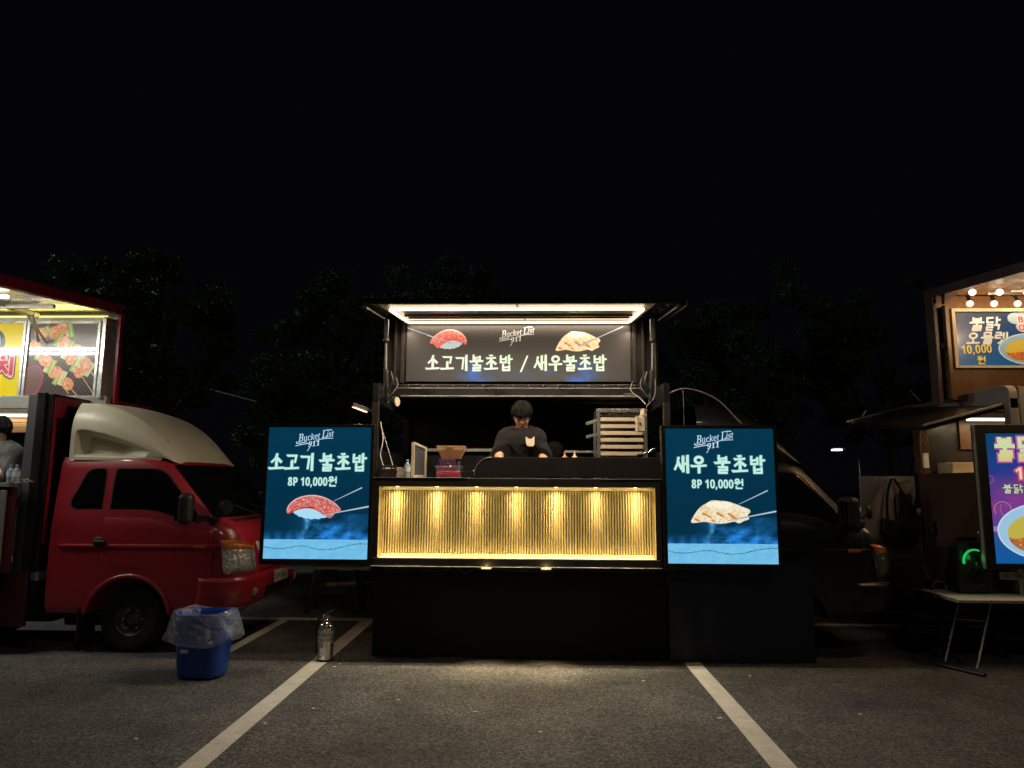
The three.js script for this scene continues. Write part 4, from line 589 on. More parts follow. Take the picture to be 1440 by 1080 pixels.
  P('canopy_bracket', [bx(-5.3, -5.24, yc(-.4) - .06, yc(-.4), -.7, .3, .01), bx(-7, -4.75, yc(-.2) - .05, yc(-.2) - .01, -.24, -.2, .004), bar(V(-5.2, 3.3, -.55), V(-5.3, 3.06, -.8), .02, .02), bar(V(-5.24, 3.3, -.5), V(-5.22, 3.06, -.8), .02, .02)], M.brushed, can);
  const cool = L(1, .97, .86);
  for (const z of [.36, .56]) { P('led_tube', bar(V(-7, yc(z) - .03, z), V(-4.78, yc(z) - .03, z), .03, .03), glow(cool, 3.5), can); areaLight('canopy_tube_light', cool, 100, 2.2, .03, V(-5.9, yc(z) - .05, z), V(-5.9, 0, z - 2.4)); }
  P('yellow_led', [bx(-7.2, -4.63, 3.345, 3.36, -.875, -.86, .002), bx(-4.625, -4.612, 2.6, 3.36, -.875, -.86, .002)], glow(L(1, .82, .25), 1.6)); areaLight('yellow_led_light', L(1, .85, .2), 14, 2.5, .02, V(-5.9, 3.352, -.85), V(-5.9, 3.0, .2));
  const st = P('gas_strut', rod(V(-4.60, 2.44, -.80), V(-4.595, 2.68, -.80), .026, 12), M.steel); P('strut_rod', rod(V(-4.595, 2.66, -.80), V(-4.56, 3.12, -.78), .011, 10), M.alu, st);
  // serving counter
  P('counter_top', bx(-7.2, -4.9, 1.53, 1.57, -.5, -.05), M.greyPaint); P('counter_front', [bx(-7.2, -4.86, .74, 1.53, -.12, -.08), bx(-7.2, -4.98, .5, 1.5, -.075, -.06)], M.redDark); P('front_panel', [bx(-4.985, -4.93, .45, 1.5, -.08, -.055, .006), bx(-5.3, -5.02, .75, 1.45, -.058, -.05, .006)], M.greyPaint); P('skirt_board', bx(-7.2, -4.72, .25, .74, -.2, -.16), M.redDark);

  for (const [tex, x0, x1, lab] of [[yellowTex, -6.24, -5.515, 'glossy yellow poster with red Korean lettering, far left'], [skewerTex, -5.445, -4.695, 'framed poster of grilled skewers over the red truck cab']]) {
    const p = thing('poster', lab, 'poster', [(x0 + x1) / 2, 2.46, -.86]);
    part('frame', [bx(x0 - .03, x0, 2.46, 3.30, -.88, -.845, .004), bx(x1, x1 + .03, 2.46, 3.30, -.88, -.845, .004), bx(x0, x1, 3.27, 3.30, -.88, -.8455, .004), bx(x0, x1, 2.46, 2.487, -.88, -.8455, .004), bx(x0, x1, 2.48, 3.275, -.88, -.866, 0)], M.alu, p);
    part('poster_print', flat(x1 - x0, .784).translate((x0 + x1) / 2, 2.878, -.862), new THREE.MeshPhysicalMaterial({ map: tex, roughness: .3, clearcoat: 1, clearcoatRoughness: .06 }), p, { uv: 1 });
  }
}

// ================================================================ the brown truck on the right
{
  const t = thing('food_truck', 'brown food truck with bulb-lit canopy and blue omelet banner at the right edge', 'food truck', [5, 0, -1]);
  const P = (n, g, m, par = t, o) => part(n, g, m, par, o);
  P('floor', bx(4.4, 7.2, .62, .72, -1.88, -.15), M.brown); P('chassis', [bx(4.5, 7.2, .42, .6, -.75, -.62), bx(4.5, 7.2, .42, .6, -1.5, -1.37)], M.plastic); addWheel(t, 5.3, -.4, 1); addWheel(t, 5.3, -1.72, -1);
  P('end_panel', bx(4.38, 4.43, .55, 1.72, -1.8, -.22, .005), M.brown); P('front_panel', bx(4.43, 7.2, .5, 1.6, -.2, -.15), M.brown);
  P('lock_box', [bx(4.345, 4.38, 1.06, 1.2, -1.62, -1.5, .01), sph(4.345, 1.14, -1.56, .02)], M.plastic);
  P('back_wall', bx(4.43, 7.2, .72, 2.45, -1.9, -1.86), M.blackMetal); P('back_roof', bx(4.36, 7.2, 2.45, 2.5, -1.9, -.9), M.brown);
  P('rear_post', [bx(4.39, 4.5, 1.72, 2.45, -1.88, -1.76, .006)], M.brownWall); each('corner_post', [bx(4.37, 4.46, .55, 2.40, -.22, -.13, .01), bx(4.47, 4.56, 1.6, 2.50, -.2, -.14)], M.greyPaint, t);
  P('end_rail', (() => { const s = new THREE.Shape(); s.moveTo(1.86, 2.30); s.lineTo(1.86, 2.5); s.lineTo(.24, 2.52); s.quadraticCurveTo(.13, 2.52, .13, 2.42); s.lineTo(.13, 2.3); return extr(s, 4.375, 4.455, .006).rotateY(Math.PI / 2).scale(1, 1, 1).translate(0, 0, 0); })(), M.greyPaint);
  P('interior_shelf', [bx(4.5, 7.2, 1.60, 1.66, -1.5, -.9), bx(4.6, 5.6, 1.66, 1.84, -1.8, -1.5)], M.beige);
  P('interior_wall', bx(4.9, 7.2, 2.0, 2.42, -1.85, -1.83), M.brownWall);
  P('led_strip', bx(4.8, 7.2, 2.30, 2.33, -1.52, -1.49, .004), glow(L(1, .84, .6), 3)); areaLight('interior_led_light', L(1, .72, .42), 75, 2.3, .03, V(5.9, 2.29, -1.5), V(5.9, 1.2, -1.6));
  // raised wing
  const ri = P('riser', bx(4.17, 7.2, 2.46, 3.56, -.96, -.9), M.brownWall); P('riser_edge', [bx(4.13, 4.17, 2.4, 3.60, -.96, -.80, .008)], M.brown); P('riser_column', [bx(4.2, 4.24, 2.46, 3.42, -.9, -.72, .004), bx(4.27, 4.32, 2.46, 3.44, -.9, -.86, .003)], M.brownWall);
  P('gusset', extr([[4.17, 3.42], [4.17, 3.56], [4.36, 3.56]], -.72, -.66, .004), M.brown);
  const yc = (z) => 3.56 - (z + .9) * .105, can = P('canopy', slab(V(4.13, yc(1) + .05, 1), V(7.2, yc(1) + .05, 1), V(7.2, yc(-.95) + .05, -.95), V(4.13, yc(-.95) + .05, -.95), .04), M.brownWall);
  P('canopy_edge', bar(V(4.14, yc(-.95) + .02, -.95), V(4.14, yc(1) + .02, 1), .03, .09), M.brown, can); P('canopy_rail', [bar(V(4.6, yc(-.2) - .04, -.3), V(6.5, yc(.1) - .04, .2), .02, .02), bar(V(4.5, yc(-.4) - .03, -.5), V(6.8, yc(-.4) - .03, -.5), .02, .02)], M.alu, can);
  const bm = glow(L(1, .84, .66), 1.6);
  const spots = [...[1364, 1398, 1431].map((x) => at(x, 427, -.80)), V(5.24, 3.455, -.8), V(5.48, 3.455, -.8)]; spots.forEach((p) => { const b = P('lamp_socket', rod(p.clone().add(V(-.01, .09, -.02)), p.clone().add(V(0, .03, 0)), .018, 10), M.plastic, ri); P('bulb', sph(p.x, p.y, p.z, .034, .034, .034, 16), bm, ri); point('bulb_light', L(1, .66, .34), .24, p, 1.6); });
  for (const [z, dx] of [[-.35, -.16], [.5, .2]]) for (const q of [4.42, 4.68, 4.94]) { const x = q + dx; P('bulb', sph(x, yc(z) - .05, z, .034, .034, .034, 14), bm, can); if (z > 0 && q !== 4.68) point('canopy_bulb_light', L(1, .66, .34), 1.9, V(x, yc(z) - .05, z), 1.6); else if (z < 0 && q === 4.68) point('canopy_bulb_light', L(1, .66, .34), .25, V(x, yc(z) - .05, z), 1.6); }
  const st = P('gas_strut', rod(V(4.24, 2.5, -.78), V(4.22, 2.72, -.78), .026, 12), M.greyPaint); P('strut_rod', rod(V(4.222, 2.7, -.78), V(4.21, 2.96, -.78), .012, 10), M.alu, st); P('strut_joint', [sph(4.205, 3.0, -.78, .04, .05, .03)], M.plastic, st);
  // lifted rear flap and its stays
  P('rear_flap', slab(V(3.64, 2.30, -1.85), V(3.64, 2.13, -.24), V(4.40, 2.34, -.22), V(4.42, 2.50, -1.82), .035), M.blackMetal);
  each('flap_edge', [bar(V(3.63, 2.315, -1.86), V(4.41, 2.515, -1.83), .02, .02), bar(V(3.63, 2.145, -.23), V(4.40, 2.355, -.21), .02, .02)], M.brushed, t);
  P('flap_stay', [rod(V(3.95, 2.19, -.9), V(4.36, 1.74, -1.7), .009, 8), rod(V(3.75, 2.36, -1.7), V(3.79, 2.43, -1.7), .008, 6), rod(V(4.15, 2.48, -1.2), V(4.05, 2.60, -1.2), .01, 6)], M.brushed);
  // lower rear door swung open, facing the camera
  P('rear_door', [bx(3.74, 4.36, .77, 1.69, -1.87, -1.84, .006)], M.doorGrey); P('door_hook', [tube([V(3.9, 1.665, -1.83), V(3.93, 1.63, -1.8), V(3.96, 1.66, -1.8)], .006), tube([V(3.99, 1.67, -1.83), V(4.01, 1.64, -1.8), V(4.03, 1.67, -1.8)], .006)], M.brushed);
  P('wall_socket', bx(4.41, 4.47, 1.78, 1.95, -1.75, -1.72, .006), M.white);

  const ban = thing('menu_banner', 'blue banner with a plate of omelet and yellow price under the bulbs', 'menu banner', [5, 2.8, -.88]);
  part('frame', [bx(4.35, 4.385, 2.79, 3.42, -.9, -.865, .004), bx(5.72, 5.755, 2.79, 3.42, -.9, -.865, .004), bx(4.385, 5.72, 3.385, 3.42, -.9, -.8655, .004), bx(4.385, 5.72, 2.79, 2.815, -.9, -.8655, .004), bx(4.38, 5.73, 2.8, 3.4, -.9, -.885, 0)], M.beige, ban);
  part('banner_print', flat(1.335, .57).translate(5.0525, 3.10, -.881), new THREE.MeshPhysicalMaterial({ map: omeletBanner, roughness: .3, clearcoat: .6, clearcoatRoughness: .1, emissive: 0xffffff, emissiveMap: omeletBanner, emissiveIntensity: .12 }), ban, { uv: 1 });  // print glows faintly by itself, standing in for lamp light on it
  const s = thing('menu_screen', 'lit screen with purple sky and omelet plate beside the speaker at the right edge', 'menu screen', [4.6, .84, -.08]);
  part('casing', [bx(4.0, 5.1, .86, 2.14, -.14, -.07, .01), bx(4.0, 4.085, .86, 2.14, -.07, -.052, .006), bx(4.085, 5.1, 2.06, 2.14, -.07, -.0535, .006), bx(4.085, 5.1, .86, .91, -.07, -.0535, .006)], M.plastic, s); part('casing_edge', bx(3.992, 4.0, .86, 2.14, -.1, -.06, .002), M.brushed, s);
  part('display', flat(.97, 1.15).translate(4.57, 1.485, -.066), screenMat(omeletScreen, .8), s, { uv: 1 }); areaLight('menu_screen_light', L(.35, .3, .6), .35, .97, 1.15, V(4.57, 1.485, -.05), V(4.57, 1.485, 2));
  part('licence_plate', flat(.26, .07).translate(4.26, .80, -.10), new THREE.MeshStandardMaterial({ map: plateTex2, roughness: .5 }), t, { uv: 1 });
}
// ================================================================ things on and around the trucks
{ // blue waste bin with a clear bag turned over its rim
  const b = gp(285, 958), cx = b.x - .075, cz = b.z - .15, t = thing('waste_bin', 'blue plastic waste bin with a clear bag over its rim on the asphalt', 'waste bin', [cx, 0, cz]);
  const se = (a, rx, rz, n = 3.2) => { const c = Math.cos(a), s = Math.sin(a); return [rx * Math.sign(c) * Math.pow(Math.abs(c), 2 / n), rz * Math.sign(s) * Math.pow(Math.abs(s), 2 / n)]; };
  const shell = (prof, n = 64) => grid(n, prof.length - 1, (u, v) => { const [r, y] = prof[Math.round(v * (prof.length - 1))], [x, z] = se(u * 2 * Math.PI, r, r * .78); return V(cx + x, y, cz + z); });
  part('bucket', [shell([[.0, .004], [.16, .004], [.182, .02], [.187, .04], [.206, .3], [.222, .485], [.235, .5], [.235, .515], [.22, .515], [.205, .47], [.172, .06], [0, .05]])], M.blueBin, t);
  part('label', bx(cx - .12, cx - .055, .215, .245, cz + .158, cz + .162, .001), M.white, t);
  const bag = (out) => grid(110, 34, (u, v) => {
    const a = u * 2 * Math.PI, k = out ? v : v; let r, y; const nz = fbm(Math.cos(a) * 2.4 + 5, Math.sin(a) * 2.4 + v * 2 + 5, 4) - .5, fold = Math.sin(a * 9 + v * 3 + nz * 7) * .5 + Math.sin(a * 17 + nz * 9) * .35;
    if (out) { r = .246 + .07 * Math.pow(v, .8) + (.02 + .025 * v) * nz + .011 * fold * (.3 + v); y = .528 - .255 * v + .03 * nz * v + .02 * Math.sin(a * 3 + 1) * v - (v > .97 ? -.01 : 0); if (v > .8) r -= (v - .8) * (v - .8) * 2.2; r = Math.max(r, .238); } else { r = .238 - .07 * Math.pow(v, .5) + .012 * nz + .004 * fold; y = .528 - .36 * v; }
    const [x, z] = se(a, r, r * .80, 2.7); return V(cx + x, y + .012 * Math.sin(a * 2 + .6) + .008 * Math.sin(a * 5) * (1 - v), cz + z);
  });
  const bm = new THREE.MeshPhysicalMaterial({ color: L(.86, .89, .95), roughness: .24, transmission: .84, thickness: 0, side: THREE.DoubleSide, bumpMap: rep(smudge, 5), bumpScale: .03 });
  part('bag', [bag(true), bag(false)], bm, t);
}
{ // fire extinguisher
  const p = gp(457, 929), x = p.x, z = p.z, t = thing('fire_extinguisher', 'small silver fire extinguisher standing on the left white bay line', 'fire extinguisher', [x, 0, z]);
  part('cylinder', lathe([[0, .004], [.06, .004], [.066, .012], [.066, .02], [.07, .03], [.07, .285], [.064, .315], [.045, .335], [.025, .345], [.022, .365], [0, .365]], x, 0, z, 36), std(.72, .69, .64, .24, .85, rough(3)), t);
  part('label', new THREE.CylinderGeometry(.0712, .0712, .1, 36, 1, true).rotateY(-1.35).translate(x, .215, z), new THREE.MeshStandardMaterial({ map: extLabel, roughness: .4, metalness: .2 }), t, { uv: 1 });
  part('valve', [rod(V(x, .36, z), V(x, .395, z), .016, 14), bx(x - .03, x + .03, .375, .395, z - .014, z + .014, .005), sph(x - .03, .385, z, .016)], M.steel, t);
  part('handle', [bar(V(x - .01, .402, z), V(x + .085, .372, z), .02, .007), bar(V(x - .015, .405, z), V(x + .07, .45, z), .02, .007)], M.steel, t);
  part('hose', tube([V(x - .03, .385, z), V(x - .075, .36, z + .01), V(x - .082, .25, z + .01), V(x - .078, .12, z + .02), V(x - .074, .06, z + .02)], .009, 30, 8), M.rubber, t);
  part('tag', bx(x - .03, x + .022, .06, .12, z + .066, z + .070, .001), M.white, t); part('base_ring', lathe([[.066, 0], [.074, 0], [.074, .018], [.066, .02]], x, 0, z, 32), M.plastic, t); part('seal', bx(x - .02, x + .02, .289, .3, z + .055, z + .06, .001), M.plastic, t);
}
// --- on the counter of the black truck
{
  const cy = 1.6375; let t = thing('crate', 'small black basket at the left end of the sushi counter', 'basket', [-1.36, cy, -.16]); const x0 = -1.435, x1 = -1.285, zb = -.24, zf = -.11, g = [];
  for (let i = 0; i <= 7; i++) { const x = x0 + (x1 - x0) * i / 7; g.push(bx(x - .004, x + .004, cy, cy + .1, zf - .006, zf, .001)); }
  for (let i = 0; i <= 5; i++) { const y = cy + .005 + i * .018; g.push(bx(x0, x1, y - .004, y + .004, zf - .005, zf + .001, .001)); }
  part('lattice', g, M.plastic, t, { kind: 'stuff' }); part('shell', [bx(x0, x1, cy, cy + .006, zb, zf), bx(x0, x0 + .006, cy, cy + .1, zb, zf), bx(x1 - .006, x1, cy, cy + .1, zb, zf), bx(x0, x1, cy, cy + .1, zb, zb + .006), bx(x0 - .004, x1 + .004, cy + .095, cy + .112, zf - .01, zf + .004, .003)], M.plastic, t); part('contents', bx(x0 + .012, x1 - .012, cy + .006, cy + .085, zb + .01, zf - .015, .01), M.beige, t); part('tag', bx(-1.385, -1.335, cy + .075, cy + .092, zf, zf + .005, .002), M.white, t);
  t = thing('paper_stack', 'stack of pale paper bags between the basket and the water bottle', 'paper bags', [-1.25, cy, -.18]); for (let i = 0; i < 5; i++) part('sheet', bx(-1.285 + rr(0, .01), -1.215 + rr(0, .01), cy + i * .019, cy + i * .019 + .017, -.24, -.13, .003), M.beige, t);
  const bottle = (x, z, y0, lab, cat, h = .165, capm = std(.1, .3, .6, .4)) => { const o = thing('water_bottle', lab, 'bottle', [x, y0, z]), s = h / .165; const G = (p, s2 = s) => lathe(p.map(([a, b]) => [a * s2, b * s2]), x, y0, z, 20); part('body', G([[0, .002], [.026, .002], [.03, .01], [.029, .04], [.031, .05], [.029, .06], [.031, .1], [.029, .115], [.014, .135], [.012, .145], [0, .145]]), M.bottle, o); part('label', new THREE.CylinderGeometry(.0312 * s, .0312 * s, .045 * s, 20, 1, true).translate(x, y0 + .078 * s, z), std(.6, .68, .75, .4), o); part('cap', G([[0, .145], [.0145, .145], [.0145, .165], [0, .166]]), capm, o); part('water', G([[0, .004], [.027, .008], [.027, .1], [0, .1]], s * .96), new THREE.MeshPhysicalMaterial({ color: L(.85, .92, .97), transmission: 1, thickness: .05, ior: 1.33, roughness: .02 }), o); return o; };
  bottle(-1.18, -.12, cy, 'small water bottle with blue cap on the sushi counter');
  const wz = -.075; bottle(at(14.5, 670, wz).x, wz, 1.571, 'left of two clear water bottles on the red truck counter'); bottle(at(23, 670, wz).x, wz, 1.571, 'right of two clear water bottles on the red truck counter');
  { const p = at(34, 671, -.1); const o = thing('spectacles', 'pale frame of eyeglasses lying on the red truck counter', 'eyeglasses', [p.x, 1.571, -.1]); part('frame', [-1, 1].map((s) => new THREE.TorusGeometry(.022, .004, 6, 16).scale(1, .7, 1).translate(p.x + s * .024, 1.59, -.1)), M.white, o); part('arm', rod(V(p.x + .045, 1.59, -.1), V(p.x + .045, 1.575, -.2), .003, 6), M.white, o); }
  t = thing('display_case', 'upright aluminium framed case beside the water bottle on the counter', 'display case', [-1.09, cy, -.3]);
  part('frame', [bx(-1.145, -1.115, cy, 1.965, -.14, -.115, .003), bx(-1.068, -1.04, cy, 1.93, -.4, -.375, .003), bar(V(-1.128, 1.955, -.127), V(-1.054, 1.92, -.39), .025, .025), bar(V(-1.128, cy + .012, -.127), V(-1.054, cy + .012, -.39), .025, .025)], M.beige, t); part('pane', slab(V(-1.12, cy + .02, -.14), V(-1.057, cy + .02, -.375), V(-1.057, 1.91, -.375), V(-1.12, 1.94, -.14), .006), std(.12, .13, .14, .15, .3), t);
  t = thing('food_tub', 'clear tub of bright pink pickles on the sushi counter', 'tub', [-.79, cy, -.15]); const f = (w0, w1, y0, y1, d0, d1) => [[-w0, w0, -d0, d0, y0], [-w1, w1, -d1, d1, y1]];
  const tub = (x, w0, w1, y0, y1, d, mat, nm) => { const a = (w, y, dd) => [V(x - w, y, -.15 + dd), V(x + w, y, -.15 + dd), V(x + w, y, -.15 - dd), V(x - w, y, -.15 - dd)], A = a(w0, y0, d), B = a(w1, y1, d * 1.05); const gs = []; for (let i = 0; i < 4; i++) { const j = (i + 1) % 4; gs.push(slab(A[i], A[j], B[j], B[i], .003)); } gs.push(slab(A[3], A[2], A[1], A[0], .003)); return part(nm, gs, mat, t); };
  const clearTub = new THREE.MeshPhysicalMaterial({ color: L(.9, .86, .88), transmission: .96, thickness: 0, roughness: .08, side: THREE.DoubleSide });
  tub(-.79, .108, .118, cy, cy + .105, .075, clearTub, 'tub'); part('rim', [bx(-.914, -.666, cy + .1, cy + .11, -.078, -.066, .003), bx(-.914, -.666, cy + .1, cy + .11, -.234, -.222, .003), bx(-.914, -.902, cy + .1, cy + .11, -.222, -.078, .003), bx(-.678, -.666, cy + .1, cy + .11, -.222, -.078, .003)], clearTub, t);
  { const gs = [bx(-.895, -.685, cy + .004, cy + .04, -.22, -.08, .006)]; for (let i = 0; i < 90; i++) gs.push(sph(rr(-.89, -.69), cy + rr(.035, .056), rr(-.215, -.085), rr(.006, .014), rr(.006, .011), rr(.006, .014), 7)); part('pickle', gs, M.pinkFood, t, { kind: 'stuff' }); }
  t = thing('binder_clip', 'silver clip standing on the edge of the pink pickle tub', 'clip', [-.79, cy + .09, -.075]); part('wire', [new THREE.TorusGeometry(.012, .0022, 6, 14).translate(-.795, cy + .142, -.068), rod(V(-.803, cy + .13, -.068), V(-.807, cy + .09, -.064), .0022, 6), rod(V(-.787, cy + .13, -.068), V(-.781, cy + .09, -.064), .0022, 6)], M.chrome, t);
  t = thing('box', 'dark purple box behind the pink tub on the counter', 'box', [-.815, cy, -.3]); part('carton', bx(-.905, -.745, cy, cy + .178, -.36, -.26, .006), M.purple, t); part('flap', [bx(-.745, -.712, cy, cy + .16, -.35, -.29, .004)], std(.1, .2, .2, .6), t);
  t = thing('paper_tray_stack', 'stack of flared kraft paper trays on the purple box', 'paper trays', [-.79, cy + .18, -.31]);
  { const z = -.31, y0 = cy + .18, A = (w, y, d) => [V(-.79 - w, y, z + d), V(-.79 + w, y, z + d), V(-.79 + w, y, z - d), V(-.79 - w, y, z - d)]; for (let k = 0; k < 4; k++) { const a = A(.085 + k * .003, y0 + k * .012, .05), b = A(.128 + k * .003, y0 + .085 + k * .012, .078), gs = []; for (let i = 0; i < 4; i++) gs.push(slab(a[i], a[(i + 1) % 4], b[(i + 1) % 4], b[i], .003)); gs.push(slab(a[3], a[2], a[1], a[0], .003)); part('tray', gs, std(.68, .52, .27, .7, 0, { map: rep(wearMap, 2) }), t); } part('print', [bx(-.84, -.77, y0 + .1, y0 + .103, z + .074, z + .082, 0), bx(-.835, -.775, y0 + .085, y0 + .088, z + .068, z + .077, 0)], M.brown, t, { kind: 'stuff' }); }
  t = thing('tongs', 'thin metal tongs lying left of the black guard board', 'tongs', [-.6, cy, -.2]); part('arm', [bar(V(-.68, 1.70, -.2), V(-.55, 1.70, -.2), .008, .005), sph(-.54, 1.705, -.2, .016, .016, .01), bar(V(-.56, 1.64, -.2), V(-.54, 1.705, -.2), .01, .01)], M.chrome, t);
  // wire rack with shelves
  t = thing('tray_rack', 'steel rack of pale trays at the right end of the sushi counter', 'rack', [.88, 1.61, -.75]); const rx0 = .63, rx1 = 1.10, rz0 = -1.05, rz1 = -.62;
  each('frame', [[rx0, rz1], [rx1, rz1], [rx0, rz0], [rx1, rz0]].map(([x, z]) => bx(x, x + .03, 1.61, 2.33, z - .03, z, .003)).concat([bx(rx0 - .005, rx1 + .035, 2.30, 2.335, rz1 - .028, rz1 + .002, .003), bx(rx0 - .005, rx1 + .035, 2.30, 2.335, rz0 - .028, rz0 + .002, .003), bx(rx0, rx0 + .03, 2.30, 2.33, rz0, rz1 - .03, .003), bx(rx1, rx1 + .03, 2.30, 2.33, rz0, rz1 - .03, .003)]), M.steel, t);
  for (let i = 0; i < 7; i++) { const y = 1.80 + i * .0685; part('tray', [bx(rx0 + .035, rx1 - .005, y, y + .036, rz1 - .012, rz1 - .004, .002), bx(rx0 + .035, rx1 - .005, y, y + .004, rz0, rz1 - .012, .001)], M.beige, t); }
  part('side_bracket', [bar(V(rx0 - .1, 2.19, rz1 - .1), V(rx0 + .01, 2.22, rz1 - .02), .02, .03), bar(V(rx0 - .1, 2.055, rz1 - .1), V(rx0 + .01, 2.085, rz1 - .02), .02, .03)], M.steel, t);
  t = thing('food_slab', 'light brown slab of food on a lower tray of the rack', 'food', [.76, 1.906, -.7]); part('slab', bx(.675, .85, 1.878, 1.898, -.9, -.64, .008), std(.5, .25, .1, .6, 0, { map: rep(wearMap, 4) }), t); part('cup', [.70, .735, .77].map((x) => rod(V(x, 1.945, -.66), V(x, 1.975, -.66), .012, 10)), M.white, t);
  for (const [px, col, lab] of [[794, std(.5, .22, .08, .5), 'squeeze bottle of brown sauce beside the second cook'], [808, std(.66, .55, .3, .5), 'squeeze bottle of pale sauce, right of the brown one']]) { const p = at(px, 642, -.5); t = thing('sauce_bottle', lab, 'sauce bottle', [p.x, 1.65, -.5]); part('body', lathe([[0, 0], [.032, 0], [.034, .02], [.034, .17], [.028, .185], [0, .19]], p.x, 1.65, -.5, 18), col, t); part('nozzle', lathe([[.024, .188], [.024, .205], [.01, .212], [.005, .25], [0, .252]], p.x, 1.65, -.5, 14), col, t); }
  t = thing('kitchen_torch', 'silver blow torch lying on the right end of the guard board', 'torch', [1.02, 1.826, -.06]); part('barrel', [rod(V(.99, 1.85, -.06), V(1.10, 1.905, -.06), .009, 12), rod(V(1.07, 1.89, -.06), V(1.10, 1.905, -.06), .012, 12)], M.chrome, t); part('grip', [rod(V(1.0, 1.855, -.06), V(.94, 1.85, -.06), .016, 12, .012), bx(.95, .98, 1.828, 1.85, -.07, -.05, .005)], M.plastic, t); part('can', rod(V(1.0, 1.80, -.08), V(1.0, 1.86, -.07), .02, 14), M.beige, t);
  t = thing('switch_box', 'white electric box hanging on the right post above the rack', 'electric box', [1.0, 2.07, -.2]); part('box', bx(.96, 1.04, 2.075, 2.215, -.24, -.17, .006), M.beige, t); part('cover', [bx(.957, .975, 2.07, 2.22, -.235, -.165, .004)], M.beige, t); part('conduit_box', [rod(V(1.03, 2.225, -.2), V(1.03, 2.29, -.2), .026, 14), bx(.99, 1.06, 2.215, 2.235, -.22, -.18, .004)], M.beige, t); part('switch', bx(.985, 1.0, 2.14, 2.16, -.17, -.162, .002), M.plastic, t); part('cord', tube([V(1.02, 2.07, -.2), V(1.03, 2.0, -.2), V(1.02, 1.9, -.2), V(1.03, 1.83, -.2)], .005), M.plastic, t);
  t = thing('apron_cloth', 'dark blue cloth hung in a triangle behind the sauce bottles', 'cloth', [.5, 1.75, -1.6]); part('cloth', slab(V(.25, 1.6, -1.6), V(.62, 1.6, -1.62), V(.63, 2.25, -1.6), V(.61, 2.27, -1.6), .006), M.navy, t);
  t = thing('tub', 'pale plastic tub behind the second cook', 'tub', [.17, 1.9, -1.7]); part('tub', bx(.09, .26, 1.985, 2.05, -1.8, -1.7, .01), M.beige, t);
}
// ================================================================ people
const smin = (a, b, k) => { const h = Math.max(k - Math.abs(a - b), 0) / k; return Math.min(a, b) - h * h * k * .25; };
function cap3(p, a, b, ra, rb) { const bax = b.x - a.x, bay = b.y - a.y, baz = b.z - a.z, pax = p.x - a.x, pay = p.y - a.y, paz = p.z - a.z, h = Math.max(0, Math.min(1, (pax * bax + pay * bay + paz * baz) / (bax * bax + bay * bay + baz * baz))); return Math.hypot(pax - bax * h, pay - bay * h, paz - baz * h) - (ra + (rb - ra) * h); }
function sdfMesh(f, lo, hi, cell) {
  const ext = hi.clone().sub(lo), n = Math.min(150, Math.ceil(Math.max(ext.x, ext.y, ext.z) / cell) + 2), mc = new MarchingCubes(n, new THREE.MeshBasicMaterial(), false, false, 120000), p = V(), h = n / 2;
  const nx = Math.ceil(ext.x / cell) + 2, ny = Math.ceil(ext.y / cell) + 2, nz = Math.ceil(ext.z / cell) + 2; mc.field.fill(-1);
  for (let k = 0; k < Math.min(n, nz); k++) for (let j = 0; j < Math.min(n, ny); j++) for (let i = 0; i < Math.min(n, nx); i++) { p.set(lo.x + i * cell, lo.y + j * cell, lo.z + k * cell); mc.field[i + j * n + k * n * n] = -f(p); }
  mc.isolation = 0; mc.update(); const c = mc.count, pos = new Float32Array(c * 3);
  for (let i = 0; i < c; i++) { pos[i * 3] = lo.x + (mc.positionArray[i * 3] * h + h) * cell; pos[i * 3 + 1] = lo.y + (mc.positionArray[i * 3 + 1] * h + h) * cell; pos[i * 3 + 2] = lo.z + (mc.positionArray[i * 3 + 2] * h + h) * cell; }
  let g = new THREE.BufferGeometry(); g.setAttribute('position', new THREE.BufferAttribute(pos, 3)); g = mergeVertices(g, cell * .02); g.computeVertexNormals(); return g;
}
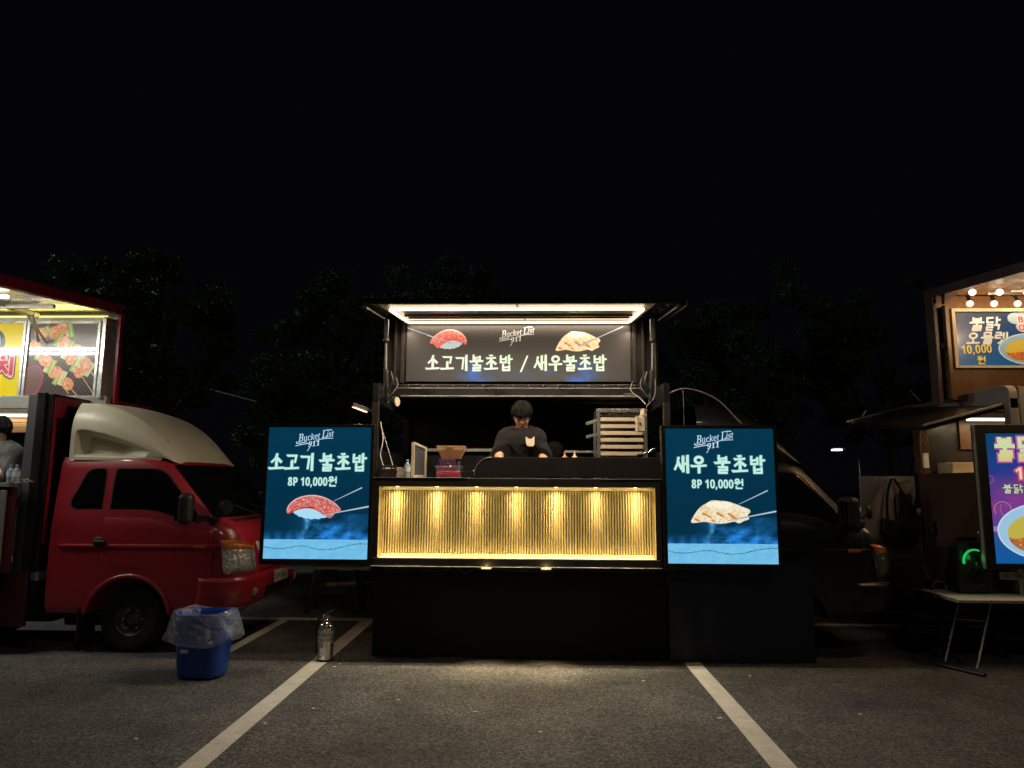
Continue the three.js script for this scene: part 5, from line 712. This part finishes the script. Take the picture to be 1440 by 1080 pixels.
// j: joints in world space; head has a centre, a face direction and an up direction
function person(name, label, j, m, o = {}) {
  const t = thing(name, label, 'person', [j.pelvis.x, j.floor, j.pelvis.z]), F = j.face.clone().normalize(), U = j.up.clone().normalize(), R = F.clone().cross(U).normalize(); U.copy(R.clone().cross(F)).normalize(); F.copy(U.clone().cross(R));
  const toHead = (p) => { const d = p.clone().sub(j.head); return V(d.dot(R), d.dot(U), d.dot(F)); };
  const headD = (p) => { const q = toHead(p), e = (cx, cy, cz, rx, ry, rz) => { const x = (q.x - cx) / rx, y = (q.y - cy) / ry, z = (q.z - cz) / rz, l = Math.hypot(x, y, z); return (l - 1) * Math.min(rx, ry, rz); };
    let d = e(0, .02, -.008, .076, .1, .094); d = smin(d, e(0, -.055, .022, .056, .062, .062), .035); d = smin(d, e(0, -.098, .052, .024, .02, .022), .03); d = smin(d, e(0, -.018, .092, .012, .028, .014), .012); d = smin(d, e(0, -.032, .1, .016, .010, .012), .01); d = smin(d, e(0, .024, .082, .05, .012, .014), .02); d = smin(d, e(0, -.066, .08, .024, .011, .012), .012);
    for (const s of [-1, 1]) { d = smin(d, e(s * .079, -.012, -.005, .012, .032, .02), .01); d = Math.max(d, -e(s * .031, .002, .098, .016, .011, .014)); d = smin(d, e(s * .031, .001, .078, .015, .011, .012), .006); d = smin(d, e(s * .045, -.03, .064, .02, .018, .02), .02); } return d; };
  const neckA = j.neck, limb = (p, s) => smin(cap3(p, j.shoulder[s], j.elbow[s], .05, .042), cap3(p, j.elbow[s], j.wrist[s], .042, .027), .03);
  const torso = (p) => { let d = smin(cap3(p, j.hip[0].clone().lerp(j.pelvis, .4), j.chest.clone().lerp(j.shoulder[0], .45), .115, .118), cap3(p, j.hip[1].clone().lerp(j.pelvis, .4), j.chest.clone().lerp(j.shoulder[1], .45), .115, .118), .08); const wide = cap3(p, j.shoulder[0], j.shoulder[1], .062, .062); d = smin(d, wide, .12); d = smin(d, cap3(p, j.chest, j.neck, .09, .06), .08); const h = cap3(p, j.hip[0], j.hip[1], .115, .115); return smin(d, h, .1); };
  const legs = (p) => { let d = 9; for (const s of [0, 1]) { d = Math.min(d, smin(cap3(p, j.hip[s], j.knee[s], .085, .058), cap3(p, j.knee[s], j.ankle[s], .056, .04), .03)); d = smin(d, cap3(p, j.ankle[s], j.ankle[s].clone().add(V(F.x * .15, -.05, F.z * .15)), .04, .032), .03); } return d; };
  const hand = (p) => { let d = 9; for (const s of [0, 1]) { const W = j.wrist[s], dir = W.clone().sub(j.elbow[s]).normalize(), side = R.clone().multiplyScalar(s ? 1 : -1), down = V(0, -1, 0); const pc = W.clone().addScaledVector(dir, .05); let e = cap3(p, W, pc, .028, .034); for (let f = 0; f < 4; f++) { const b = pc.clone().addScaledVector(side, (f - 1.5) * .019).addScaledVector(dir, .02), mid = b.clone().addScaledVector(dir, [.034, .04, .037, .028][f]).addScaledVector(down, .008), tip = mid.clone().addScaledVector(dir, .018).addScaledVector(down, .026); e = smin(e, Math.min(cap3(p, b, mid, .0095, .009), cap3(p, mid, tip, .009, .0075)), .008); } const th = W.clone().addScaledVector(dir, .022).addScaledVector(side, -.03); e = smin(e, cap3(p, th, th.clone().addScaledVector(dir, .035).addScaledVector(side, -.014).addScaledVector(down, .012), .012, .009), .012); d = Math.min(d, e); } return d; };
  const all = [j.pelvis, j.chest, j.neck, j.head, ...j.shoulder, ...j.elbow, ...j.wrist, ...j.hip, ...j.knee, ...j.ankle], lo = V(9, 9, 9), hi = V(-9, -9, -9); lo.set(Infinity, Infinity, Infinity); hi.set(-Infinity, -Infinity, -Infinity); all.forEach((p) => { lo.min(p); hi.max(p); }); lo.addScalar(-.2); hi.addScalar(.2); lo.y = Math.min(lo.y, j.floor - .02);
  const rib = (p) => smin(cap3(p, j.neck, j.head.clone().addScaledVector(U, -.05), .054, .05), torso(p) + .014, .05);
  const body = (p) => { let d = rib(p); d = smin(d, headD(p), .025); for (const s of [0, 1]) d = smin(d, limb(p, s), .03); d = smin(d, legs(p), .04); return smin(d, hand(p), .015); };
  const b = part('body', sdfMesh(body, lo, hi, .0145), m.skin, t); const hlo = j.head.clone().addScalar(-.17), hhi = j.head.clone().addScalar(.17);
  const shirtF = (p) => { let d = torso(p); for (const s of [0, 1]) { const e = j.elbow[s].clone().lerp(j.shoulder[s], .04); d = smin(d, cap3(p, j.shoulder[s], e, .055, .066), .03); } d -= .026 + .010 * (vnoise(p.x * 16 + p.z * 9, p.y * 11) - .5) + .006 * (vnoise(p.x * 40, p.y * 26 + p.z * 30) - .5); d = Math.max(d, -(cap3(p, j.neck.clone().addScaledVector(U, -.03), j.head, .072, .075))); d = Math.max(d, (j.pelvis.y - .12) - p.y); for (const s of [0, 1]) { const ax = j.wrist[s].clone().sub(j.elbow[s]).normalize(); const q = p.clone().sub(j.elbow[s]); if (q.length() < .16) d = Math.max(d, q.dot(ax) - .015); } return d; };
  part('shirt', sdfMesh(shirtF, lo, hi, .0125), m.shirt, t);
  const trF = (p) => { let d = cap3(p, j.hip[0], j.hip[1], .12, .12); for (const s of [0, 1]) d = smin(d, smin(cap3(p, j.hip[s], j.knee[s], .098, .076), cap3(p, j.knee[s], j.ankle[s], .076, .066), .03), .06); return Math.max(d - .006, j.ankle[0].y + .01 - p.y); };
  part('trousers', sdfMesh(trF, lo, hi, .018), M.trousers, t);
  const hairF = (p) => { const q = toHead(p), st = Math.atan2(q.x, q.z); const e = (Math.hypot(q.x / .106, (q.y - .03) / .12, (q.z + .012) / .118) - 1) * .1; const lock = .016 * (vnoise(st * 7 + 20, q.y * 14 + 9) - .5) + .012 * (vnoise(st * 24 + 20, q.y * 22) - .5); const line = (o.fringe ?? .022) + .034 * (vnoise(q.x * 75 + 9, 3) - .5); let d = e + lock; const cut = q.z > .01 ? line - q.y : (-.06 + (q.z + .01) * -.1) - q.y; return Math.max(d, cut * .9); };
  part('hair', sdfMesh(hairF, hlo, hhi, .0048), M.hair, t);
  if (o.features) { const H = (x, y, z) => j.head.clone().addScaledVector(R, x).addScaledVector(U, y).addScaledVector(F, z); for (const s of [-1, 1]) { const c = H(s * .031, -.004, .0905), q = H(s * .031, .022, .099); part('eyelid', [rod(H(s * .02, -.006, .091), H(s * .044, -.004, .085), .0035, 6)], M.hair, t); part('eyebrow', [rod(H(s * .016, .024, .097), H(s * .048, .028, .084), .0045, 6)], M.hair, t); } part('lips', [sph(...H(0, -.066, .091).toArray(), .02, .006, .006, 10)], std(.4, .13, .11, .5), t); }
  return { t, F, R, U };
}
{
  const floor = .74, X = -.125, j = { floor, pelvis: V(X, 1.62, -.66), chest: V(X, 1.95, -.58), neck: V(X, 2.075, -.53), head: V(X + .005, 2.245, -.465), face: V(0, -.50, .86), up: V(0, .86, .5), shoulder: [V(X - .15, 2.03, -.56), V(X + .15, 2.03, -.56)], elbow: [V(X - .222, 1.845, -.46), V(X + .222, 1.83, -.47)], wrist: [V(X - .175, 1.79, -.24), V(X + .14, 1.735, -.22)], hip: [V(X - .09, 1.58, -.67), V(X + .09, 1.58, -.67)], knee: [V(X - .1, 1.18, -.65), V(X + .1, 1.18, -.65)], ankle: [V(X - .11, .82, -.68), V(X + .11, .82, -.68)] };
  const { t, F, R } = person('person', 'person in a black T-shirt looking down behind the sushi counter', j, { skin: M.skin, shirt: M.shirt }, { features: 1 });
  const s = new THREE.Shape(); [[-.03, -.026], [-.034, -.004], [-.034, .016], [-.036, .044], [-.012, .024], [.012, .024], [.036, .046], [.034, .012], [.033, -.008], [.028, -.03], [.014, -.036], [-.018, -.036]].forEach(([x, y], i) => i ? s.lineTo(x, y) : s.moveTo(x, y));
  part('shirt_emblem', new THREE.ExtrudeGeometry(s, { depth: .004, bevelEnabled: true, bevelSize: .003, bevelThickness: .002, bevelSegments: 1 }).scale(1.15, 1.15, 1).rotateX(-.25).rotateY(.2).translate(X + .088, 1.985, -.392), M.beige, t);
  // the second cook, bent low, only the hair clears the guard
  const B = V(.215, 0, -1.0), j2 = { floor, pelvis: V(B.x + .05, 1.5, -1.42), chest: V(B.x + .03, 1.68, -1.2), neck: V(B.x, 1.76, -1.08), head: V(B.x - .01, 1.88, -1.0), face: V(-.2, -.75, .6), up: V(0, .65, .75), shoulder: [V(B.x - .15, 1.70, -1.12), V(B.x + .19, 1.70, -1.12)], elbow: [V(B.x - .2, 1.50, -1.0), V(B.x + .22, 1.48, -1.0)], wrist: [V(B.x - .12, 1.42, -.85), V(B.x + .14, 1.4, -.85)], hip: [V(B.x - .04, 1.46, -1.44), V(B.x + .14, 1.46, -1.44)], knee: [V(B.x - .05, 1.13, -1.34), V(B.x + .15, 1.13, -1.34)], ankle: [V(B.x - .06, .82, -1.46), V(B.x + .16, .82, -1.46)] };
  person('person', 'dark haired person bent low behind the guard board, only the hair showing', j2, { skin: M.skin, shirt: M.shirt }, { fringe: -.02 });
  const C = at(2, 600, -.62), x = C.x - .03, j3 = { floor, pelvis: V(x - .02, 1.48, -.72), chest: V(x - .02, 1.78, -.70), neck: V(x, 1.93, -.67), head: V(x + .0, 2.10, -.64), face: V(-.5, -.3, -.6), up: V(0, 1, 0), shoulder: [V(x - .2, 1.87, -.62), V(x + .1, 1.87, -.70)].reverse(), elbow: [V(x + .12, 1.66, -.58), V(x - .25, 1.66, -.5)], wrist: [V(x - .02, 1.62, -.40), V(x - .2, 1.6, -.35)], hip: [V(x + .07, 1.44, -.74), V(x - .1, 1.44, -.7)], knee: [V(x + .08, 1.09, -.72), V(x - .1, 1.09, -.7)], ankle: [V(x + .08, .82, -.76), V(x - .1, .82, -.74)] };
  person('person', 'person in a grey T-shirt with back turned, at the far left edge', j3, { skin: M.skin, shirt: M.shirtGrey }, { fringe: -.04 });
}
// ================================================================ clutter under and behind the screens
function stepStool(label, x0, x1, z0, z1, h, m) { // folding step stool: splayed legs, tread, rungs
  const t = thing('step_stool', label, 'step stool', [(x0 + x1) / 2, 0, (z0 + z1) / 2]), i = .13 * (x1 - x0) / .6, zi = (z1 - z0) * .22;
  for (const [x, xi, z, zz] of [[x0, x0 + i, z0, z0 + zi], [x1, x1 - i, z0, z0 + zi], [x0, x0 + i, z1, z1 - zi], [x1, x1 - i, z1, z1 - zi]]) { const l = part('leg', bar(V(x, .012, z), V(xi, h, zz), .05, .035), m, t); part('foot', bx(x - .035, x + .035, 0, .03, z - .035, z + .035, .008), M.rubber, l); }
  part('tread', bx(x0 + i * .6, x1 - i * .6, h * .8, h * .86, z0 + zi, z1 - zi * .2, .01), m, t); part('top_step', bx(x0 + i * .4, x1 - i * .4, h, h + .04, z0 + zi * .7, z1 - zi * .7, .012), m, t);
  for (const z of [z0 + zi * .4, z1 - zi * .4]) part('rung', bx(x0 + i * .4, x1 - i * .4, h * .33, h * .38, z - .018, z + .018, .006), m, t); return t;
}
{
  const m = std(.03, .03, .035, .6);
  stepStool('black folding step stool on the asphalt below the beef screen', -2.78, -2.16, -2.75, -2.42, .86, m);
  let t = thing('cup', 'tiny red cup on the step stool below the beef screen', 'cup', [-2.47, .74, -2.5]); part('cup', lathe([[0, 0], [.025, 0], [.032, .05], [.028, .05], [.022, .006], [0, .006]], -2.44, .742, -2.52, 16), std(.6, .03, .03, .5), t);
  t = thing('hose_nozzle', 'grey metal nozzle lying across the rung of the step stool', 'nozzle', [-2.4, .29, -2.44]); part('tube', [rod(V(-2.56, .335, -2.44), V(-2.28, .35, -2.44), .028, 14), rod(V(-2.28, .35, -2.44), V(-2.18, .356, -2.44), .036, 14)], M.steel, t);
  stepStool('black step stool under the folding table at the right', 3.80, 4.4, -1.28, -.56, .5, m);
  // folding table with crossing legs
  t = thing('folding_table', 'low folding table with pale top and thin crossed legs under the speaker', 'table', [4.5, 0, -.42]);
  part('table_top', bx(3.665, 5.3, .585, .615, -.55, .06, .008), M.tableTop, t); part('edge_band', [bx(3.657, 3.665, .586, .613, -.55, .06, .002), bx(3.665, 5.3, .588, .61, .06, .064, .001)], M.alu, t);
  for (const [x, z] of [[3.95, -.14], [5.1, -.14]]) { part('leg', [rod(V(x + .02, .585, z - .3), V(x - .33, .05, z + .0), .011, 8), rod(V(x + .15, .585, z - .05), V(x - .20, .05, z + .24), .011, 8)], M.steel, t); part('foot_bar', rod(V(x - .36, .018, z - .06), V(x - .17, .018, z + .30), .018, 8), M.plastic, t); part('brace', rod(V(x - .1, .38, z - .2), V(x + .05, .4, z), .008, 8), M.brushed, t); }
  // speaker with a green light ring
  const sx = 4.02, sz = -.36; t = thing('speaker', 'black portable speaker with green light ring on the folding table', 'speaker', [sx, .616, sz]);
  part('cabinet', (() => { const s = new THREE.Shape(); [[-.125, 0], [.125, 0], [.135, .06], [.125, .38], [.085, .43], [-.085, .43], [-.125, .38], [-.135, .06]].forEach(([a, b], i) => i ? s.lineTo(a, b) : s.moveTo(a, b)); return new THREE.ExtrudeGeometry(s, { depth: .2, bevelEnabled: true, bevelSize: .015, bevelThickness: .02, bevelSegments: 3 }).translate(sx, .636, sz - .13); })(), M.plastic, t);
  part('grille', [lathe([[0, .004], [.06, .012], [.1, 0], [.1, -.01]], 0, 0, 0, 32).rotateX(Math.PI / 2).translate(sx, .94, sz + .095), lathe([[0, .004], [.05, .01], [.085, 0]], 0, 0, 0, 32).rotateX(Math.PI / 2).translate(sx, .74, sz + .095)], M.black, t);
  part('light_ring', new THREE.TorusGeometry(.098, .011, 10, 40, Math.PI * .72).rotateZ(Math.PI * .36).translate(sx, .91, sz + .098), glow(L(.01, .48, .1), 1), t); part('dust_cap', sph(sx + .012, .885, sz + .1, .014, .014, .01), M.brushed, t); part('carry_handle', bar(V(sx - .09, 1.10, sz), V(sx + .09, 1.10, sz), .03, .03), M.plastic, t);
  const lamp = point('ring_light', L(.05, 1, .2), .012, V(sx - .05, .94, sz + .14), 1.5);
  t = thing('doorknob', 'pale round knob on the end of the brown truck above the speaker', 'knob', [4.38, .9, -.7]); part('knob', sph(4.365, 1.13, -.72, .022), M.white, t); part('stem', rod(V(4.365, 1.13, -.72), V(4.4, 1.13, -.72), .01), M.steel, t);
  // red toy-like thing and pale bottle behind the speaker
  t = thing('headphones', 'small red and white headphones lying on the folding table', 'headphones', [3.85, .616, -.5]); part('band', new THREE.TorusGeometry(.07, .008, 8, 24, Math.PI).translate(3.82, .625, -.5), std(.35, .05, .05, .5), t); part('ear_pad', [sph(3.89, .645, -.5, .02, .035, .03)], M.white, t); part('ear_pad', [sph(3.75, .64, -.5, .016, .024, .03)], std(.2, .03, .03, .5), t);
  // bag on the door, crates behind
  t = thing('shoulder_bag', 'black cloth shoulder bag hanging on the grey rear door of the brown truck', 'bag', [4.1, .88, -1.78]);
  const bagS = new THREE.Shape(); bagS.moveTo(-.15, .26); bagS.bezierCurveTo(-.19, .1, -.17, 0, -.06, -.01); bagS.lineTo(.08, -.01); bagS.bezierCurveTo(.2, 0, .2, .18, .16, .34); bagS.bezierCurveTo(.13, .46, .1, .5, .06, .56); bagS.bezierCurveTo(.08, .4, .06, .26, -.02, .24); bagS.bezierCurveTo(-.08, .23, -.12, .26, -.15, .26);
  part('pouch', new THREE.ExtrudeGeometry(bagS, { depth: .05, bevelEnabled: true, bevelSize: .025, bevelThickness: .04, bevelSegments: 4, curveSegments: 16 }).translate(4.11, .93, -1.8), M.cloth, t);
  part('strap', [tube([V(3.99, 1.16, -1.76), V(3.99, 1.3, -1.77), V(4.02, 1.5, -1.79), V(4.07, 1.66, -1.79)], .016, 24, 8), tube([V(4.2, 1.45, -1.76), V(4.16, 1.55, -1.78), V(4.1, 1.66, -1.79)], .016, 20, 8)], M.cloth, t);
  t = thing('cooler_box', 'large pale brown storage box on the ground behind the black cab', 'storage box', [4.75, 0, -3.2]); part('body', bx(4.43, 5.05, .14, .62, -3.5, -3.05, .02), std(.2, .15, .1, .7, 0, { map: rep(wearMap, 1) }), t); part('lid', bx(4.41, 5.07, .62, .68, -3.52, -3.03, .015), M.greyPaint, t); part('latch', bx(4.72, 4.82, .5, .56, -3.05, -3.035, .004), M.steel, t); part('base', bx(4.45, 5.03, 0, .14, -3.48, -3.07, .01), M.plastic, t);
  t = thing('plastic_crate', 'small dark crate with a pale rim beside the storage box', 'crate', [5.3, 0, -3.1]); part('body', bx(5.1, 5.5, 0, .42, -3.4, -3.0, .01), std(.04, .05, .06, .6), t); part('rim', [bx(5.08, 5.52, .42, .5, -3.01, -2.98, .006), bx(5.08, 5.52, .42, .5, -3.42, -3.40, .006), bx(5.08, 5.11, .42, .5, -3.4, -3.01, .006), bx(5.49, 5.52, .42, .5, -3.4, -3.01, .006)], M.greyPaint, t);
  t = thing('drink_bottle', 'dark bottle with bright edge standing on the storage box', 'bottle', [4.83, .68, -3.2]); part('body', lathe([[0, 0], [.04, 0], [.04, .16], [.016, .22], [.016, .27], [0, .27]], 4.83, .681, -3.15, 18), std(.02, .02, .03, .1), t); part('cap', lathe([[0, .27], [.018, .27], [.018, .29], [0, .29]], 4.83, .681, -3.15, 14), M.white, t);
}
// ================================================================ far things: lamp post, shrubs, rail, trees
{
  const lx = at(1178, 633, -42); let t = thing('street_lamp', 'far street lamp with a white lit head, right of the black cab', 'street lamp', [lx.x + 1.2, 0, -42]);
  part('pole', rod(V(lx.x + 1.4, 0, -42), V(lx.x + 1.4, lx.y - .05, -42), .07, 12, .05), M.plastic, t); part('arm', bar(V(lx.x + 1.4, lx.y - .1, -42), V(lx.x - .2, lx.y + .1, -42), .05, .05), M.plastic, t); part('head', [bx(lx.x - .4, lx.x + .5, lx.y + .06, lx.y + .16, -42.25, -41.75, .03)], M.greyPaint, t); part('lamp_glass', [bx(lx.x - .35, lx.x + .2, lx.y - .03, lx.y + .06, -42.2, -41.7, .02)], glow(L(1, 1, .96), 5), t); spot('street_lamp_light', L(1, .97, .88), 70, V(lx.x, lx.y - .1, -42), V(lx.x, 0, -41.5), 1.2, .8, 6);
  t = thing('added_lot_lamp', 'unseen tall lamp post added behind the viewer as fill light', 'street lamp', [5, 0, 15]); part('pole', rod(V(5, 0, 15), V(5, 12, 15), .1, 14, .07), M.greyPaint, t); part('head', bx(4.7, 5.3, 11.95, 12.1, 13.9, 15.1, .04), M.greyPaint, t); part('lamp_glass', bx(4.78, 5.22, 11.92, 11.95, 13.95, 14.7, .01), glow(L(1, .86, .62), 3), t); const pl = spot('added_lot_light', L(1, .92, .8), 42, V(5, 11.9, 14.3), V(-.5, 1.5, -1), 1.2, .6, 10);  // unseen lamp added for fill light from behind the camera
}
{
  const t = thing('added_lot_lamp', 'unseen tall lamp post added beyond the left edge to light the trees', 'street lamp', [-14, 0, -9]); part('pole', rod(V(-14, 0, -9), V(-14, 8, -9), .1, 14, .07), M.greyPaint, t); part('head', bx(-14.2, -13.2, 8, 8.12, -9.2, -8.8, .04), M.greyPaint, t); part('lamp_glass', bx(-13.9, -13.25, 7.97, 8, -9.12, -8.88, .01), glow(L(1, .93, .78), 3), t); spot('added_lot_light', L(1, .96, .84), 95, V(-13.5, 7.94, -8.8), V(-4, 2, -6.5), 1.25, .6, 8);  // unseen lamp added out of frame to brighten trees and the ground behind
  const scraps = []; for (const [px, py] of [[470, 938], [478, 934], [440, 997], [668, 1002], [905, 958], [1055, 951], [1012, 1010], [372, 1018], [190, 1040], [760, 1030], [1210, 1005], [560, 985]]) { const p = gp(px, py); scraps.push(bx(p.x - rr(.006, .016), p.x + rr(.006, .016), .001, rr(.004, .008), p.z - rr(.005, .012), p.z + rr(.005, .012), .001)); } solo('litter', scraps, M.white, 'tiny pale scraps of litter scattered on the asphalt', 'litter', null, { kind: 'stuff' });
}
function leafMesh(n, r, spread) {
  const pos = [], nor = [], c = V(), a = V(), b = V(), q = new THREE.Quaternion(), clumps = []; for (let i = 0; i < spread; i++) { const u = rr(-1, 1), ph = rr(0, 6.283), k = Math.cbrt(rr(.25, 1)); clumps.push([r.x * k * Math.sqrt(1 - u * u) * Math.cos(ph) * rr(.8, 1.15), r.y * k * u * rr(.8, 1.2), r.z * k * Math.sqrt(1 - u * u) * Math.sin(ph), rr(.16, .42)]); }
  for (let i = 0; i < n; i++) { const k = clumps[(rnd() * spread) | 0], u = rr(-1, 1), ph = rr(0, 6.283), d = k[3] * Math.cbrt(rnd()); c.set(k[0] + d * Math.sqrt(1 - u * u) * Math.cos(ph), k[1] + d * .7 * u, k[2] + d * Math.sqrt(1 - u * u) * Math.sin(ph)); q.setFromEuler(new THREE.Euler(rr(-1.1, 1.1), rr(0, 6.28), rr(-.8, .8))); const L2 = rr(.04, .085), w = L2 * .4; const P = [[0, 0, -L2], [w, .012, -.1 * L2], [0, -.01, L2], [-w, .012, -.1 * L2]].map(([x, y, z]) => V(x, y, z).applyQuaternion(q).add(c)); for (const [x, y, z] of [[0, 1, 2], [0, 2, 3]]) for (const m of [x, y, z]) pos.push(P[m].x, P[m].y, P[m].z); }
  const g = new THREE.BufferGeometry(); g.setAttribute('position', new THREE.Float32BufferAttribute(pos, 3)); g.computeVertexNormals(); return g;
}
const leafM = new THREE.MeshPhysicalMaterial({ color: L(.07, .12, .045), roughness: .85, specularIntensity: .5, side: THREE.DoubleSide, map: rep(wearMap, 2) }), barkM = std(.09, .07, .05, .9, 0, { bumpMap: rep(smudge, 3), bumpScale: .03 });
function tree(label, x, z, h, rx, ry, n) {
  const t = thing('tree', label, 'tree', [x, 0, z], 'trees behind the trucks'), top = h - ry, g = [rod(V(x, 0, z), V(x + .1, top * .55, z), .16, 10, .11), rod(V(x + .1, top * .55, z), V(x - .05, top + ry * .4, z), .11, 10, .04)];
  for (let i = 0; i < 9; i++) { const y = top * rr(.5, .95), a = rr(0, 6.28), l = rr(.6, 1) * rx; g.push(rod(V(x + .05, y, z), V(x + l * Math.cos(a) * .75, y + rr(.5, 1.3), z + l * Math.sin(a) * .75), .05, 7, .015)); }
  part('trunk', g, barkM, t); part('crown', leafMesh(Math.round(n * 1.7), V(rx * 1.1, ry * 1.05, rx * 1.1), Math.round(34 + rx * 14)).translate(x, top, z), leafM, t);
}
tree('dark leafy tree above the red truck, behind the skewer poster', -8.6, -7, 5.7, 1.5, 1.5, 7000);
tree('leafy tree right of the red truck poster wall, taller than the stall', -6.9, -6.4, 5.8, 1.15, 1.7, 7000);
tree('tree with low crown between the red truck and the beef screen', -5.0, -9, 5.2, 1.3, 1.9, 5000);
tree('tree left of the black truck wing, behind the flood lamp', -3.6, -6.2, 5.2, 1.25, 1.55, 7000);
tree('tall tree rising behind the middle of the black truck canopy', -2.2, -9, 6.5, 1.5, 1.7, 6000);
tree('dark tree right of the black truck wing, above the shrimp screen', 3.4, -7.5, 4.9, 1.4, 1.5, 5000);
tree('wide dark tree above the black cab', 4.9, -8, 5.7, 1.7, 1.8, 6000);
tree('dark tree left of the brown truck roof', 7.6, -9, 5.7, 1.5, 1.8, 5000);
{
  const t = thing('hedge', 'low green hedge far behind the nose of the red truck', 'hedge', [-6.6, 0, -14]); part('foliage', leafMesh(6000, V(2.6, .5, .5), 40).translate(-6.9, .8, -14), leafM, t); part('stem', [...Array(8)].map((_, i) => rod(V(-9.2 + i * .65, 0, -14), V(-9.2 + i * .65, .9, -14), .03, 6)), barkM, t);
  const r = thing('guard_rail', 'thin pale guard rail in front of the hedge', 'guard rail', [-6.6, 0, -13]); part('rail', [rod(V(-9, .95, -13), V(-4, .95, -13), .03, 8)], M.white, r); for (let i = 0; i < 4; i++) part('post', rod(V(-8.8 + i * 1.55, 0, -13), V(-8.8 + i * 1.55, .95, -13), .03, 8), M.white, r);
  const w = thing('overhead_wire', 'thin dark wire sagging behind the red truck nose', 'wire', [-6, 4, -12]); const a = at(350, 562, -12), b = at(420, 582, -12); part('wire', tube([V(a.x - 4, a.y + 1, -12), a, b, V(b.x + 5, b.y - 1, -12)], .012, 30, 5), M.greyPaint, w);
}
scene.traverse((o) => { if (o.isMesh) o.castShadow = o.receiveShadow = true; });
renderer.render(scene, camera);
